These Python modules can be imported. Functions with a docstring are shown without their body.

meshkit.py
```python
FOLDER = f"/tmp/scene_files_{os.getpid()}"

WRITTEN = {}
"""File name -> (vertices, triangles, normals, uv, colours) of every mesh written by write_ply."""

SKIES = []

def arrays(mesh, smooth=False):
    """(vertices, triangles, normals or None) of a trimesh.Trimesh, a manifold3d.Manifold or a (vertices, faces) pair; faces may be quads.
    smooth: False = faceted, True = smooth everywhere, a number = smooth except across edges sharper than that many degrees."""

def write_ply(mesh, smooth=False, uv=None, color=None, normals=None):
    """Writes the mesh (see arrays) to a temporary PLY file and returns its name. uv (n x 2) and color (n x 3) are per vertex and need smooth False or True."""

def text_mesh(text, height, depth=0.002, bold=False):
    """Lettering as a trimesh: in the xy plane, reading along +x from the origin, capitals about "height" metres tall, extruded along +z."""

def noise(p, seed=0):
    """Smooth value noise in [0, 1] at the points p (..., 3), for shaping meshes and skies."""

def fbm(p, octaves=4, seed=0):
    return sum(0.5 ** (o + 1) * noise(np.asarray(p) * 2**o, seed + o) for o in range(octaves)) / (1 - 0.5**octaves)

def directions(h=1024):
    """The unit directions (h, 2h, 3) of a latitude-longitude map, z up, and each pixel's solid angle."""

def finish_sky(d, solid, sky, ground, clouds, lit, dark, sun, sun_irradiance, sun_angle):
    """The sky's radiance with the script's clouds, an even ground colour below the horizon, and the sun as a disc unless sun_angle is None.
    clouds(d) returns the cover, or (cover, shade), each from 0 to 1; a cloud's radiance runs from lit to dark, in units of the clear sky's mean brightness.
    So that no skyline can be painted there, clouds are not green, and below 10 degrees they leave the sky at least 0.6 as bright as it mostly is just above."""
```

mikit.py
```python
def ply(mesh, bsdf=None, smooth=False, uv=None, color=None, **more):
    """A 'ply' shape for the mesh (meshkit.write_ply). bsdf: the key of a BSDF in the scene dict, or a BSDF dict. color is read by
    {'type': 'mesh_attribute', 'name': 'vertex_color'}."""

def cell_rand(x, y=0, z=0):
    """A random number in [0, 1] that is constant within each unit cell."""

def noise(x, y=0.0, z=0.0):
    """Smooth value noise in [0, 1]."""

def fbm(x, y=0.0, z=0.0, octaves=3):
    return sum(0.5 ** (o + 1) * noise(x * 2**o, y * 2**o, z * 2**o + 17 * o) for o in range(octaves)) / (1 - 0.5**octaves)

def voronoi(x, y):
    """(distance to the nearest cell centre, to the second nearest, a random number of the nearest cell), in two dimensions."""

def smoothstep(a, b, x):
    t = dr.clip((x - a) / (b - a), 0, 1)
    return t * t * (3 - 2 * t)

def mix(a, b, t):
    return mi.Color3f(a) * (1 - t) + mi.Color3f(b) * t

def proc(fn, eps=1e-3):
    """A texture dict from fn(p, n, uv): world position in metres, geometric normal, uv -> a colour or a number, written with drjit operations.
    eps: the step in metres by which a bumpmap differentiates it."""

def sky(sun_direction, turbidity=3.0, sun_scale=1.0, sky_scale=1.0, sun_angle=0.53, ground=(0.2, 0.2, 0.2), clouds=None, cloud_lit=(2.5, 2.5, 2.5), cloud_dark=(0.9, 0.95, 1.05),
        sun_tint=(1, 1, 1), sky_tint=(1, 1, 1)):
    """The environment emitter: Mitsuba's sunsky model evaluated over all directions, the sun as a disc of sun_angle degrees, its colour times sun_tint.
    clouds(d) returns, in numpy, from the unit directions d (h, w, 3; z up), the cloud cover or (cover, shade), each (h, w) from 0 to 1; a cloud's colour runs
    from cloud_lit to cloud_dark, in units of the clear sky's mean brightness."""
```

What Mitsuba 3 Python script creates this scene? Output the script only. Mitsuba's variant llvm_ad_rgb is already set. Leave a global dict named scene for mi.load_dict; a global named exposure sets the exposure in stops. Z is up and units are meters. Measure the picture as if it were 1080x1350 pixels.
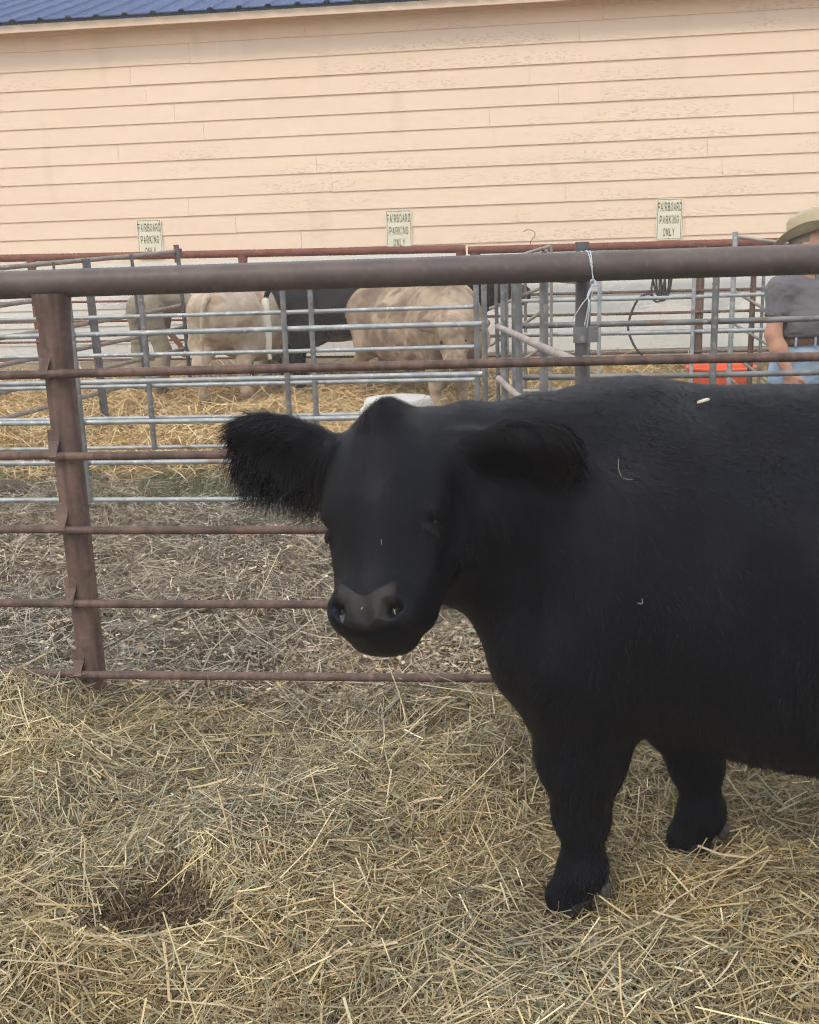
import math
import numpy as np, trimesh, drjit as dr, mitsuba as mi, mikit, meshkit
from mikit import noise, fbm, voronoi, smoothstep, mix

# ------------------------------------------------------------------ camera, sky, exposure
T = mi.ScalarTransform4f
PITCH, ROLL, YAW, EYE = math.radians(13.35), math.radians(1.82), math.radians(6.3), 1.52
fw = np.array([-math.sin(YAW) * math.cos(PITCH), math.cos(YAW) * math.cos(PITCH), -math.sin(PITCH)])
rt = np.array([math.cos(YAW), math.sin(YAW), 0.0])
dn = np.cross(fw, rt)
up = math.sin(ROLL) * rt - math.cos(ROLL) * dn
eye = np.array([0, 0, EYE])
scene, labels = {}, {}
scene['camera'] = {'type': 'perspective', 'fov': 2 * math.degrees(math.atan(540 / 1350)), 'fov_axis': 'x', 'near_clip': 0.05, 'far_clip': 600.0,
                   'to_world': T().look_at(origin=eye.tolist(), target=(eye + fw).tolist(), up=up.tolist())}
scene['sky'] = mikit.sky((-0.35, -0.62, 0.75), turbidity=5, sun_scale=0.22, sun_angle=14, clouds=lambda d: 1.0,
                         cloud_lit=(2.22, 2.3, 2.4), ground=(0.22, 0.2, 0.16))
exposure = 2.35

# ------------------------------------------------------------------ helpers
rng = np.random.default_rng(7)
A = np.array
used = {}


def numbered(key):
    k = used.get(key)
    used[key] = 0 if k is None else k + 1
    return key if k is None else f'{key}_{k + 1:03d}'


def thing(name, label, cat, group=None):
    key = numbered(name)
    labels[key] = {'label': label, 'category': cat}
    if group:
        labels[key]['group'] = group
    return key


def put(key, mesh, bsdf, smooth=False, **kw):
    scene[key] = mikit.ply(mesh, bsdf, smooth=smooth, **kw)
    return key


def part(parent, name, mesh, bsdf, smooth=False, **kw):
    key = numbered(parent + '__' + name)
    return put(key, mesh, bsdf, smooth, **kw)


def nrm(v):
    v = np.asarray(v, float)
    return v / np.maximum(np.linalg.norm(v, axis=-1, keepdims=True), 1e-12)


def sstep(a, b, x):
    t = np.clip((np.asarray(x, float) - a) / (b - a), 0, 1)
    return t * t * (3 - 2 * t)


def cat(*ms):
    ms = [m for g in ms for m in (g if isinstance(g, (list, tuple)) else [g])]
    return trimesh.util.concatenate(ms)


def box(lo, hi):
    lo, hi = A(lo, float), A(hi, float)
    return trimesh.creation.box(extents=hi - lo, transform=trimesh.transformations.translation_matrix((lo + hi) / 2))


def tube(path, r, n=10, caps=True, closed=False):
    """A round tube along the points, with one radius or one per point."""
    p = A(path, float)
    m = len(p)
    r = np.broadcast_to(np.asarray(r, float), (m,))
    if closed:
        t = nrm(np.roll(p, -1, 0) - np.roll(p, 1, 0))
    else:
        t = nrm(np.gradient(p, axis=0))
    ref = A([0, 0, 1.0]) if abs(t[0, 2]) < 0.9 else A([1.0, 0, 0])
    u = nrm(np.cross(t[0], ref))
    us = []
    for k in range(m):
        u = nrm(u - t[k] * (u @ t[k]))
        us.append(u)
    us = A(us)
    vs = np.cross(t, us)
    a = np.arange(n) * 2 * np.pi / n
    ring = p[:, None] + r[:, None, None] * (np.cos(a)[None, :, None] * us[:, None] + np.sin(a)[None, :, None] * vs[:, None])
    v = ring.reshape(-1, 3)
    f = []
    K = m if closed else m - 1
    i = np.arange(n)
    for k in range(K):
        a0, b0 = k * n, ((k + 1) % m) * n
        f.append(np.stack([a0 + i, a0 + (i + 1) % n, b0 + (i + 1) % n], 1))
        f.append(np.stack([a0 + i, b0 + (i + 1) % n, b0 + i], 1))
    if caps and not closed:
        v = np.vstack([v, p[:1], p[-1:]])
        c0, c1 = m * n, m * n + 1
        f.append(np.stack([i * 0 + c0, (i + 1) % n, i], 1))
        f.append(np.stack([i * 0 + c1, (m - 1) * n + i, (m - 1) * n + (i + 1) % n], 1))
    return trimesh.Trimesh(v, np.vstack(f), process=False)


def pipe(a, b, r, n=12, sag=0.0, seed=0, segs=1):
    """A straight pipe, very slightly bowed."""
    a, b = A(a, float), A(b, float)
    t = np.linspace(0, 1, segs + 1)[:, None]
    p = a + (b - a) * t
    if sag and segs > 1:
        g = np.random.default_rng(seed)
        w = np.sin(t * np.pi) * A([[0, g.normal(0, sag), g.normal(-sag, sag)]]) + np.sin(2 * t * np.pi) * A([[0, g.normal(0, sag / 2), g.normal(0, sag / 2)]])
        p = p + w
    return tube(p, r, n)


def lathe(profile, n=40, at=(0, 0, 0)):
    m = trimesh.creation.revolve(A(profile, float), sections=n)
    m.apply_translation(at)
    return m


def catmull(pts, n=8):
    p = A(pts, float)
    q = np.vstack([2 * p[0] - p[1], p, 2 * p[-1] - p[-2]])
    out = []
    for i in range(1, len(q) - 2):
        for t in np.linspace(0, 1, n, endpoint=False):
            a, b, c, d = q[i - 1:i + 3]
            out.append(0.5 * (2 * b + (c - a) * t + (2 * a - 5 * b + 4 * c - d) * t**2 + (3 * b - a - 3 * c + d) * t**3))
    return A(out + [p[-1]])


# ------------------------------------------------------------------ implicit bodies
class Body:
    """Smoothly joined round cones and ellipsoids, meshed by surface nets."""

    def __init__(self):
        self.prims = []

    def cone(self, a, b, ra, rb, k=0.05, flat=None, s=1.0, op=1):
        a, b = A(a, float), A(b, float)
        flat = None if flat is None else nrm(flat)
        R = max(ra, rb) * max(s, 1)

        def fn(p):
            ba = b - a
            t = np.clip(((p - a) @ ba) / max(ba @ ba, 1e-9), 0, 1)
            d = p - a - t[..., None] * ba
            if flat is not None:
                d = d + (d @ flat)[..., None] * flat * (1 / s - 1)
            return np.sqrt((d * d).sum(-1)) - (ra + (rb - ra) * t)
        self.prims.append((fn, np.minimum(a, b) - R, np.maximum(a, b) + R, k, op))
        return self

    def ell(self, c, r, k=0.05, axes=None, op=1):
        c, r = A(c, float), A(r, float)
        M = np.eye(3) if axes is None else A(axes, float)  # rows: axes

        def fn(p):
            q = (p - c) @ M.T
            k0 = np.sqrt(((q / r)**2).sum(-1))
            k1 = np.sqrt(((q / r**2)**2).sum(-1))
            return k0 * (k0 - 1) / np.maximum(k1, 1e-6)
        e = np.sqrt(((M * r[:, None])**2).sum(0))
        self.prims.append((fn, c - e, c + e, k, op))
        return self

    def mesh(self, h):
        lo = np.min([p[1] for p in self.prims if p[4] > 0], 0) - 3 * h
        hi = np.max([p[2] for p in self.prims if p[4] > 0], 0) + 3 * h
        n = np.ceil((hi - lo) / h).astype(int) + 1
        D = np.full(n, 1.0, np.float32)
        ax = [lo[i] + h * np.arange(n[i]) for i in range(3)]
        for fn, a, b, k, op in self.prims:
            i0 = np.clip(np.floor((a - k - 2 * h - lo) / h).astype(int), 0, n)
            i1 = np.clip(np.ceil((b + k + 2 * h - lo) / h).astype(int) + 1, 0, n)
            s = tuple(slice(x, y) for x, y in zip(i0, i1))
            p = np.stack(np.meshgrid(*[ax[i][s[i]] for i in range(3)], indexing='ij'), -1)
            d = fn(p)
            o = D[s]
            if op > 0:
                w = np.maximum(k - np.abs(o - d), 0) / k
                D[s] = np.minimum(o, d) - w * w * k / 4
            else:
                w = np.maximum(k - np.abs(o + d), 0) / k
                D[s] = np.maximum(o, -d) + w * w * k / 4
        return surface_nets(D, lo, h)


def surface_nets(D, lo, h):
    n = A(D.shape)
    S = D < 0
    c = n - 1
    acc = np.zeros((*c, 3), np.float32)
    cnt = np.zeros(c, np.float32)
    corner = [(i, j, k) for i in (0, 1) for j in (0, 1) for k in (0, 1)]
    cut = lambda X, o: X[o[0]:o[0] + c[0], o[1]:o[1] + c[1], o[2]:o[2] + c[2]]
    inside = sum(cut(S, o).astype(np.int8) for o in corner)
    act = np.argwhere((inside > 0) & (inside < 8))
    val = {o: D[tuple((act + A(o)).T)] for o in corner}
    P = np.zeros((len(act), 3))
    N = np.zeros(len(act))
    for o in corner:
        for a in range(3):
            if o[a] == 0:
                q = list(o)
                q[a] = 1
                q = tuple(q)
                x = (val[o] < 0) != (val[q] < 0)
                t = val[o] / np.where(x, val[o] - val[q], 1)
                e = np.tile(A(o, float), (len(act), 1))
                e[:, a] = t
                P += e * x[:, None]
                N += x
    P = (act + P / N[:, None]) * h + lo
    idx = np.full(c, -1, np.int64)
    idx[tuple(act.T)] = np.arange(len(act))
    F = []
    for a in range(3):
        b, d = (a + 1) % 3, (a + 2) % 3
        o = [0, 0, 0]
        o[a] = 1
        s0 = S[tuple(slice(0, n[i] - (1 if i == a else 0)) for i in range(3))]
        s1 = S[tuple(slice(1 if i == a else 0, n[i]) for i in range(3))]
        e = np.argwhere(s0 != s1)
        e = e[(e[:, b] > 0) & (e[:, d] > 0) & (e[:, b] < n[b] - 1) & (e[:, d] < n[d] - 1)]
        eb, ed = np.eye(3, dtype=int)[b], np.eye(3, dtype=int)[d]
        q = np.stack([idx[tuple((e - x).T)] for x in (eb * 0, eb, eb + ed, ed)], 1)
        q = q[(q >= 0).all(1)] if (q < 0).any() else q
        flip = ~s0[tuple(e.T)][: len(q)]
        q[flip] = q[flip][:, ::-1]
        F.append(np.vstack([q[:, [0, 1, 2]], q[:, [0, 2, 3]]]))
    return trimesh.Trimesh(P, np.vstack(F), process=False)


def blades(p, d, side, L, w, bend, taper=True, segs=2):
    """Thin strips: roots p, unit directions d, unit side vectors, lengths, widths, a bend vector added along the length."""
    n = len(p)
    t = np.linspace(0, 1, segs + 1)
    V, F = [], []
    cols = 0
    idx = []
    for j, tj in enumerate(t):
        c = p + d * (L * tj)[:, None] + bend * (tj * tj)
        if taper and j == segs:
            V.append(c[:, None])
            idx.append((cols, cols))
            cols += 1
        else:
            ww = (w * (1 - 0.45 * tj) if taper else w)[:, None]
            V.append(np.stack([c - side * ww / 2, c + side * ww / 2], 1))
            idx.append((cols, cols + 1))
            cols += 2
    v = np.concatenate(V, 1).reshape(-1, 3)
    base = np.arange(n)[:, None] * cols
    for j in range(segs):
        (a, b), (c, e) = idx[j], idx[j + 1]
        F.append(base + A([[a, b, e]]))
        if c != e:
            F.append(base + A([[a, e, c]]))
    return v, np.vstack(F), cols


# ------------------------------------------------------------------ materials
def bsdf(key, **kw):
    b = {'type': 'principled'}
    for k, v in kw.items():
        if k == 'base_color' and not isinstance(v, dict):
            v = {'type': 'rgb', 'value': list(v)}
        b[k] = v
    scene[key] = {'type': 'twosided', 'bsdf': b}
    return key


def vcol(key, rough=0.7, spec=0.3, **kw):
    return bsdf(key, base_color={'type': 'mesh_attribute', 'name': 'vertex_color'}, roughness=rough, specular=spec, **kw)


def rust_fn(a, b, c, sc=1.0):
    def fn(p, n, uv):
        f = fbm(p.x * 9 * sc, p.y * 9 * sc, p.z * 9 * sc, 4)
        g = fbm(p.x * 60 * sc, p.y * 60 * sc, p.z * 60 * sc, 2)
        m = mix(a, b, smoothstep(0.35, 0.68, f * 0.75 + g * 0.25))
        return mix(m, c, smoothstep(0.66, 0.82, g) * 0.28)
    return fn


def streak_fn(base):
    def fn(p, n, uv):
        c = base(p, n, uv)
        st = fbm(p.x * 42, p.y * 42, p.z * 3.2, 3)
        bl = fbm(p.x * 11, p.y * 11, p.z * 11 + 7.0, 4)
        c = c * (0.72 + 0.5 * smoothstep(0.3, 0.7, st))
        c = mix(c, (0.05, 0.036, 0.033), smoothstep(0.58, 0.72, bl) * 0.55)
        return mix(c, (0.19, 0.105, 0.07), smoothstep(0.62, 0.78, fbm(p.x * 23, p.y * 23, p.z * 17, 3)) * 0.4)
    return fn


def bumped(key, base, fn, scale, eps=1e-3):
    """Wraps the BSDF of an entry in a bump map."""
    inner = scene[key]['bsdf']
    scene[key] = {'type': 'twosided', 'bsdf': {'type': 'bumpmap', 'arbitrary': mikit.proc(fn, eps), 'scale': scale, 'bsdf': inner}}
    return key


bsdf('m_rust', base_color=mikit.proc(streak_fn(rust_fn((0.10, 0.066, 0.058), (0.14, 0.09, 0.077), (0.17, 0.13, 0.115)))), roughness=0.62, specular=0.4)
bsdf('m_rust_rail', base_color=mikit.proc(rust_fn((0.080, 0.065, 0.063), (0.104, 0.083, 0.079), (0.14, 0.12, 0.11))), roughness=0.5, specular=0.45)
bumped('m_rust', None, lambda p, n, uv: fbm(p.x * 70, p.y * 70, p.z * 70, 3), 0.0012, 1e-3)
bumped('m_rust_rail', None, lambda p, n, uv: fbm(p.x * 60, p.y * 60, p.z * 60, 3), 0.0010, 1e-3)
bsdf('m_rust_red', base_color=mikit.proc(rust_fn((0.16, 0.055, 0.042), (0.2, 0.075, 0.055), (0.22, 0.12, 0.09))), roughness=0.65, specular=0.3)


def galv_fn(a, b, c):
    def fn(p, n, uv):
        f = fbm(p.x * 14, p.y * 14, p.z * 14, 3)
        g = noise(p.x * 45, p.y * 45, p.z * 45)
        m = mix(a, b, smoothstep(0.3, 0.7, f))
        m = mix(m, c, smoothstep(0.74, 0.84, g) * 0.8)
        r = fbm(p.x * 5.5 + 3.0, p.y * 5.5, p.z * 9.0, 4)
        return mix(m, (0.17, 0.115, 0.08), smoothstep(0.64, 0.74, r) * 0.75)
    return fn


bsdf('m_galv', base_color=mikit.proc(galv_fn((0.27, 0.305, 0.335), (0.38, 0.415, 0.44), (0.56, 0.56, 0.55))), roughness=0.48, metallic=0.3, specular=0.45)
bsdf('m_galv_dull', base_color=mikit.proc(galv_fn((0.15, 0.16, 0.17), (0.22, 0.23, 0.24), (0.32, 0.3, 0.28))), roughness=0.5, metallic=0.35, specular=0.4)
bsdf('m_gate', base_color=mikit.proc(galv_fn((0.2, 0.175, 0.16), (0.27, 0.24, 0.22), (0.42, 0.38, 0.35))), roughness=0.55, metallic=0.2, specular=0.4)
bsdf('m_gate_dark', base_color=mikit.proc(galv_fn((0.09, 0.09, 0.1), (0.13, 0.13, 0.14), (0.22, 0.2, 0.18))), roughness=0.55, metallic=0.2, specular=0.4)
bsdf('m_gate_pale', base_color=mikit.proc(galv_fn((0.26, 0.24, 0.235), (0.34, 0.31, 0.30), (0.2, 0.15, 0.13))), roughness=0.5, metallic=0.2, specular=0.4)
vcol('m_straw', 0.55, 0.35)
vcol('m_hay', 0.75, 0.2)
vcol('m_hair', 0.5, 0.10, spec_tint=0.55)
vcol('m_grass', 0.6, 0.3)


# ------------------------------------------------------------------ ground
def nz(x, y, s, seed=0, o=3):
    return meshkit.fbm(np.stack([x * s, y * s, x * 0 + seed * 3.1], -1), o, seed)


HOLLOW = (-0.905, 2.135)
FENCE_Y, WALL_Y, REAR_Y = 3.248, 13.6, 12.6


def G(x, y):
    """Height of the ground with what lies on it."""
    x, y = np.asarray(x, float), np.asarray(y, float)
    z = 0.036 * np.clip(y - 6.5, 0, 7.2)
    near = 1 - sstep(3.2, 3.75, y + 0.18 * (nz(x, y, 2.2, 5) - 0.5))
    bed = 0.03 + 0.17 * (nz(x, y, 1.25, 1) - 0.42) + 0.16 * (nz(x, y, 3.6, 2) - 0.5)
    bed = bed + 0.13 * np.exp(-(((x + 2.0) / 0.42)**2 + ((y - 3.10) / 0.25)**2)) + 0.09 * np.exp(-(((x + 0.42) / 0.28)**2 + ((y - 3.16) / 0.14)**2))
    bed = bed - 0.11 * np.exp(-(((x - HOLLOW[0]) / 0.19)**2 + ((y - HOLLOW[1]) / 0.16)**2)) + 0.05 * np.exp(-(((x + 1.0) / 0.35)**2 + ((y - 1.88) / 0.09)**2))
    for hx, hy in ((0.12, 2.16), (0.45, 2.45)):
        bed = bed + (0.008 - bed) * np.exp(-((x - hx)**2 + (y - hy)**2) / 0.13**2)
    mid = 0.13 * (nz(x, y, 1.5, 3) - 0.5) + 0.11 * (nz(x, y, 4.2, 4) - 0.5)
    pen = sstep(7.1, 7.8, y) * (0.02 + 0.14 * (nz(x, y, 1.3, 6) - 0.4)) * (1 - sstep(12.9, 13.5, y))
    m = sstep(3.2, 3.8, y) * (1 - sstep(7.0, 7.8, y))
    far = 1 - sstep(25, 60, np.hypot(x, y))
    return (z + near * bed + m * mid + pen) * far


def grid_axis(a, b, fine, lo, hi):
    t = [a]
    while t[-1] < b:
        d = max(lo - t[-1], t[-1] - hi, 0)
        t.append(t[-1] + fine + d * 0.25)
    return A(t)


gx, gy = grid_axis(-250, 250, 0.045, -5.5, 4), grid_axis(-80, 300, 0.045, 1.0, 9.5)
gx = np.concatenate([-grid_axis(5.5, 260, 0.3, 5.5, 5.5)[::-1], np.arange(-5.4, 4, 0.045), grid_axis(4, 260, 0.3, 4, 4)])
gy = np.concatenate([-grid_axis(-1.0, 100, 0.3, -1, -1)[::-1], np.arange(1.05, 8.5, 0.045), np.arange(8.5, 14, 0.09), grid_axis(14, 320, 0.4, 14, 14)])
XX, YY = np.meshgrid(gx, gy, indexing='ij')
ZZ = G(XX, YY) - 0.018
i = np.arange(len(gx) * len(gy)).reshape(len(gx), len(gy))
gf = np.stack([i[:-1, :-1], i[1:, :-1], i[1:, 1:], i[:-1, 1:]], -1).reshape(-1, 4)


def ground_fn(p, n, uv):
    f = fbm(p.x * 3.2, p.y * 3.2, 0.0, 3)
    g = fbm(p.x * 45, p.y * 45, 3.0, 3)
    soil = mix((0.05, 0.04, 0.028), (0.13, 0.105, 0.075), smoothstep(0.3, 0.75, f * 0.4 + g * 0.6))
    straw = mix((0.1, 0.07, 0.035), (0.26, 0.19, 0.09), smoothstep(0.3, 0.7, g))
    s = 1.0 - smoothstep(3.3, 3.8, p.y + 0.3 * (f - 0.5)) + smoothstep(7.2, 7.8, p.y + 0.6 * (f - 0.5))
    return mix(soil, straw, s)


bsdf('m_ground', base_color=mikit.proc(ground_fn), roughness=0.95, specular=0.1)
put('ground', (np.stack([XX, YY, ZZ], -1).reshape(-1, 3), gf), 'm_ground', smooth=True)
labels['ground'] = {'label': 'trampled brown earth of the fairground pens under straw and old hay', 'kind': 'structure'}


# ------------------------------------------------------------------ loose straw, hay, chips and grass
def scatter(n, sampler, L, w, pal, lift=(0.0, 0.03), tilt=0.22, bend=0.12, seed=0, segs=2, az=None, jit=0.12, patch=0.0):
    g = np.random.default_rng(seed)
    x, y = sampler(g, n)
    n = len(x)
    a = g.uniform(0, 2 * np.pi, n) if az is None else 2 * np.pi * 1.6 * nz(x, y, az[0], az[1], 2) + g.normal(0, az[2], n)
    el = g.normal(0, tilt, n)
    e = 0.03
    sl = np.stack([(G(x + e, y) - G(x - e, y)) / (2 * e), (G(x, y + e) - G(x, y - e)) / (2 * e)], -1)
    d = np.stack([np.cos(a), np.sin(a), el + sl[:, 0] * np.cos(a) + sl[:, 1] * np.sin(a)], -1)
    d = nrm(d)
    LL = g.lognormal(np.log(L[0]), L[1], n)
    ww = w * g.uniform(0.55, 1.35, n)
    up_ = nrm(g.normal(0, 1, (n, 3)) * 0.7 + A([0, 0, 1.0]))
    side = nrm(np.cross(d, up_))
    c = np.stack([x, y, G(x, y) + g.uniform(*lift, n) + 0.28 * np.abs(el) * LL * 0.6], -1)
    p = c - d * LL[:, None] / 2
    bv = nrm(np.cross(d, g.normal(0, 1, (n, 3)))) * (LL * g.normal(0, bend, n))[:, None]
    v, f, k = blades(p, d, side, LL, ww, bv, taper=False, segs=segs)
    pal = A(pal)
    col = pal[g.integers(0, len(pal), n)] * np.exp(g.normal(0, jit, (n, 1))) * np.exp(g.normal(0, 0.022, (n, 3)))
    if patch:
        q = nz(x, y, 2.4, 23, 3)[:, None] - 0.5
        col = col * np.exp(patch * 1.6 * q) * np.exp(A([[0.4, 0.1, -0.5]]) * patch * (nz(x, y, 1.6, 29, 2)[:, None] - 0.5))
    return v, f, np.repeat(np.clip(col, 0, 0.9), k, 0)


def merged(*sets):
    V, F, C, at = [], [], [], 0
    for v, f, c in sets:
        V.append(v)
        F.append(f + at)
        C.append(c)
        at += len(v)
    return (np.vstack(V), np.vstack(F)), np.vstack(C)


def stuff(key, label, catg, sets, mat):
    m, c = merged(*sets)
    put(key, m, mat, smooth=False, color=c)
    labels[key] = {'label': label, 'category': catg, 'kind': 'stuff'}


def region(x0, x1, y0, y1, test=None, ypow=1.0):
    def s(g, n):
        y = y0 + (y1 - y0) * g.uniform(0, 1, n)**ypow
        k = np.clip(y / 2.2, 0.75, 4)
        x = x0 + (x1 - x0) * g.uniform(0, 1, n)
        if test is not None:
            ok = test(g, x, y)
            x, y = x[ok], y[ok]
        return x, y
    return s


def wedge(y0, y1, pad=0.25, test=None, ypow=1.0):
    """Points of the ground that the photograph looks over, and a margin."""
    def s(g, n):
        y = y0 + (y1 - y0) * g.uniform(0, 1, n)**ypow
        lo, hi = -0.545 * y - pad, 0.315 * y + pad
        x = lo + (hi - lo) * g.uniform(0, 1, n)
        if test is not None:
            ok = test(g, x, y)
            x, y = x[ok], y[ok]
        return x, y
    return s


BED = [(0.345, 0.285, 0.165), (0.42, 0.355, 0.215), (0.27, 0.222, 0.13), (0.29, 0.27, 0.18), (0.215, 0.185, 0.115), (0.52, 0.455, 0.31), (0.155, 0.122, 0.072), (0.34, 0.262, 0.13), (0.25, 0.25, 0.18)]
hol = lambda x, y: (((x - HOLLOW[0]) / 0.13)**2 + ((y - HOLLOW[1]) / 0.11)**2) * (0.25 + 1.1 * nz(x, y, 8.0, 17))
not_hollow = lambda g, x, y: hol(x, y) > g.uniform(0.65, 1.7, len(x))
edge = lambda g, x, y: (y < 3.42 + g.normal(0, 0.12, len(x))) & not_hollow(g, x, y)
BED = [tuple(np.clip(A(c) * A([1.05, 1.03, 0.99]), 0, 0.8)) for c in BED]
stuff('straw_bedding', 'thick loose bed of dry pale yellow straw that the black cow stands on', 'straw', [
    scatter(105000, wedge(1.1, 3.75, 0.4, edge), (0.054, 0.55), 0.0026, BED, (-0.016, 0.022), 0.24, 0.14, 11, az=(2.6, 31, 0.75), jit=0.26, patch=0.6),
    scatter(85000, wedge(1.1, 3.75, 0.4, edge), (0.028, 0.55), 0.0022, BED, (-0.014, 0.024), 0.4, 0.15, 12, segs=1, jit=0.3, patch=0.6),
    scatter(13000, wedge(1.1, 3.6, 0.4, edge), (0.085, 0.45), 0.0033, BED[:2] + BED[5:6] + BED[8:], (0.004, 0.034), 0.28, 0.12, 13, az=(2.2, 37, 0.9), jit=0.2, patch=0.4),
    scatter(800, wedge(1.1, 3.6, 0.4, edge), (0.14, 0.35), 0.0042, BED[1:2] + BED[5:6] + [(0.5, 0.4, 0.2)], (0.015, 0.04), 0.3, 0.10, 14),
    scatter(16000, region(-4, 4, -1.2, 3.4, lambda g, x, y: (np.abs(x + 0.115 * y) > 0.43 * y + 0.1) & (y < 3.35)), (0.12, 0.45), 0.005, BED, (-0.01, 0.03), 0.25, 0.1, 15),
], 'm_straw')
DAMP = [(0.11, 0.082, 0.05), (0.14, 0.105, 0.062), (0.07, 0.052, 0.032), (0.20, 0.155, 0.095), (0.26, 0.21, 0.13), (0.13, 0.10, 0.06)]
stuff('damp_straw', 'dark brown damp straw matted in a hollow of the bedding', 'straw', [
    scatter(10000, region(HOLLOW[0] - 0.3, HOLLOW[0] + 0.3, HOLLOW[1] - 0.22, HOLLOW[1] + 0.22, lambda g, x, y: hol(x, y) < g.uniform(0.5, 1.6, len(x))), (0.04, 0.5), 0.003, DAMP, (-0.012, 0.015), 0.5, 0.2, 21, jit=0.3)], 'm_hay')
OLD = [(0.245, 0.212, 0.162), (0.335, 0.296, 0.232), (0.185, 0.155, 0.113), (0.285, 0.272, 0.22), (0.11, 0.088, 0.064), (0.45, 0.40, 0.315)]
edge2 = lambda g, x, y: (y > 3.2 + g.normal(0, 0.15, len(x))) & (y < 7.25 + g.normal(0, 0.35, len(x)))
clump = lambda g, x, y: edge2(g, x, y) & (nz(x, y, 2.6, 9) > 0.42 + g.normal(0, 0.07, len(x)))
stuff('old_hay', 'matted grey brown old hay trodden into the alley behind the front fence', 'hay', [
    scatter(60000, wedge(3.0, 7.6, 0.5, clump), (0.075, 0.5), 0.0036, OLD, (-0.012, 0.045), 0.36, 0.2, 31, az=(2.4, 41, 0.9), jit=0.3, patch=0.5),
    scatter(42000, wedge(3.0, 7.6, 0.5, edge2), (0.05, 0.5), 0.0036, OLD, (-0.012, 0.02), 0.3, 0.2, 32, jit=0.32, patch=0.6),
    scatter(5000, wedge(3.2, 7.4, 0.5, edge2), (0.16, 0.4), 0.0038, OLD[1:2] + OLD[3:4] + OLD[5:], (0.0, 0.05), 0.3, 0.25, 33, jit=0.2)], 'm_hay')
PEN = [(0.52, 0.37, 0.175), (0.6, 0.45, 0.235), (0.42, 0.29, 0.135), (0.68, 0.54, 0.32), (0.30, 0.2, 0.095), (0.5, 0.33, 0.135)]
edge3 = lambda g, x, y: (y > 7.45 + g.normal(0, 0.22, len(x))) & (y < 13.3) & (x < 0.2 + g.normal(0, 0.5, len(x)) + 1.5 * (y > 12))
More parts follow.
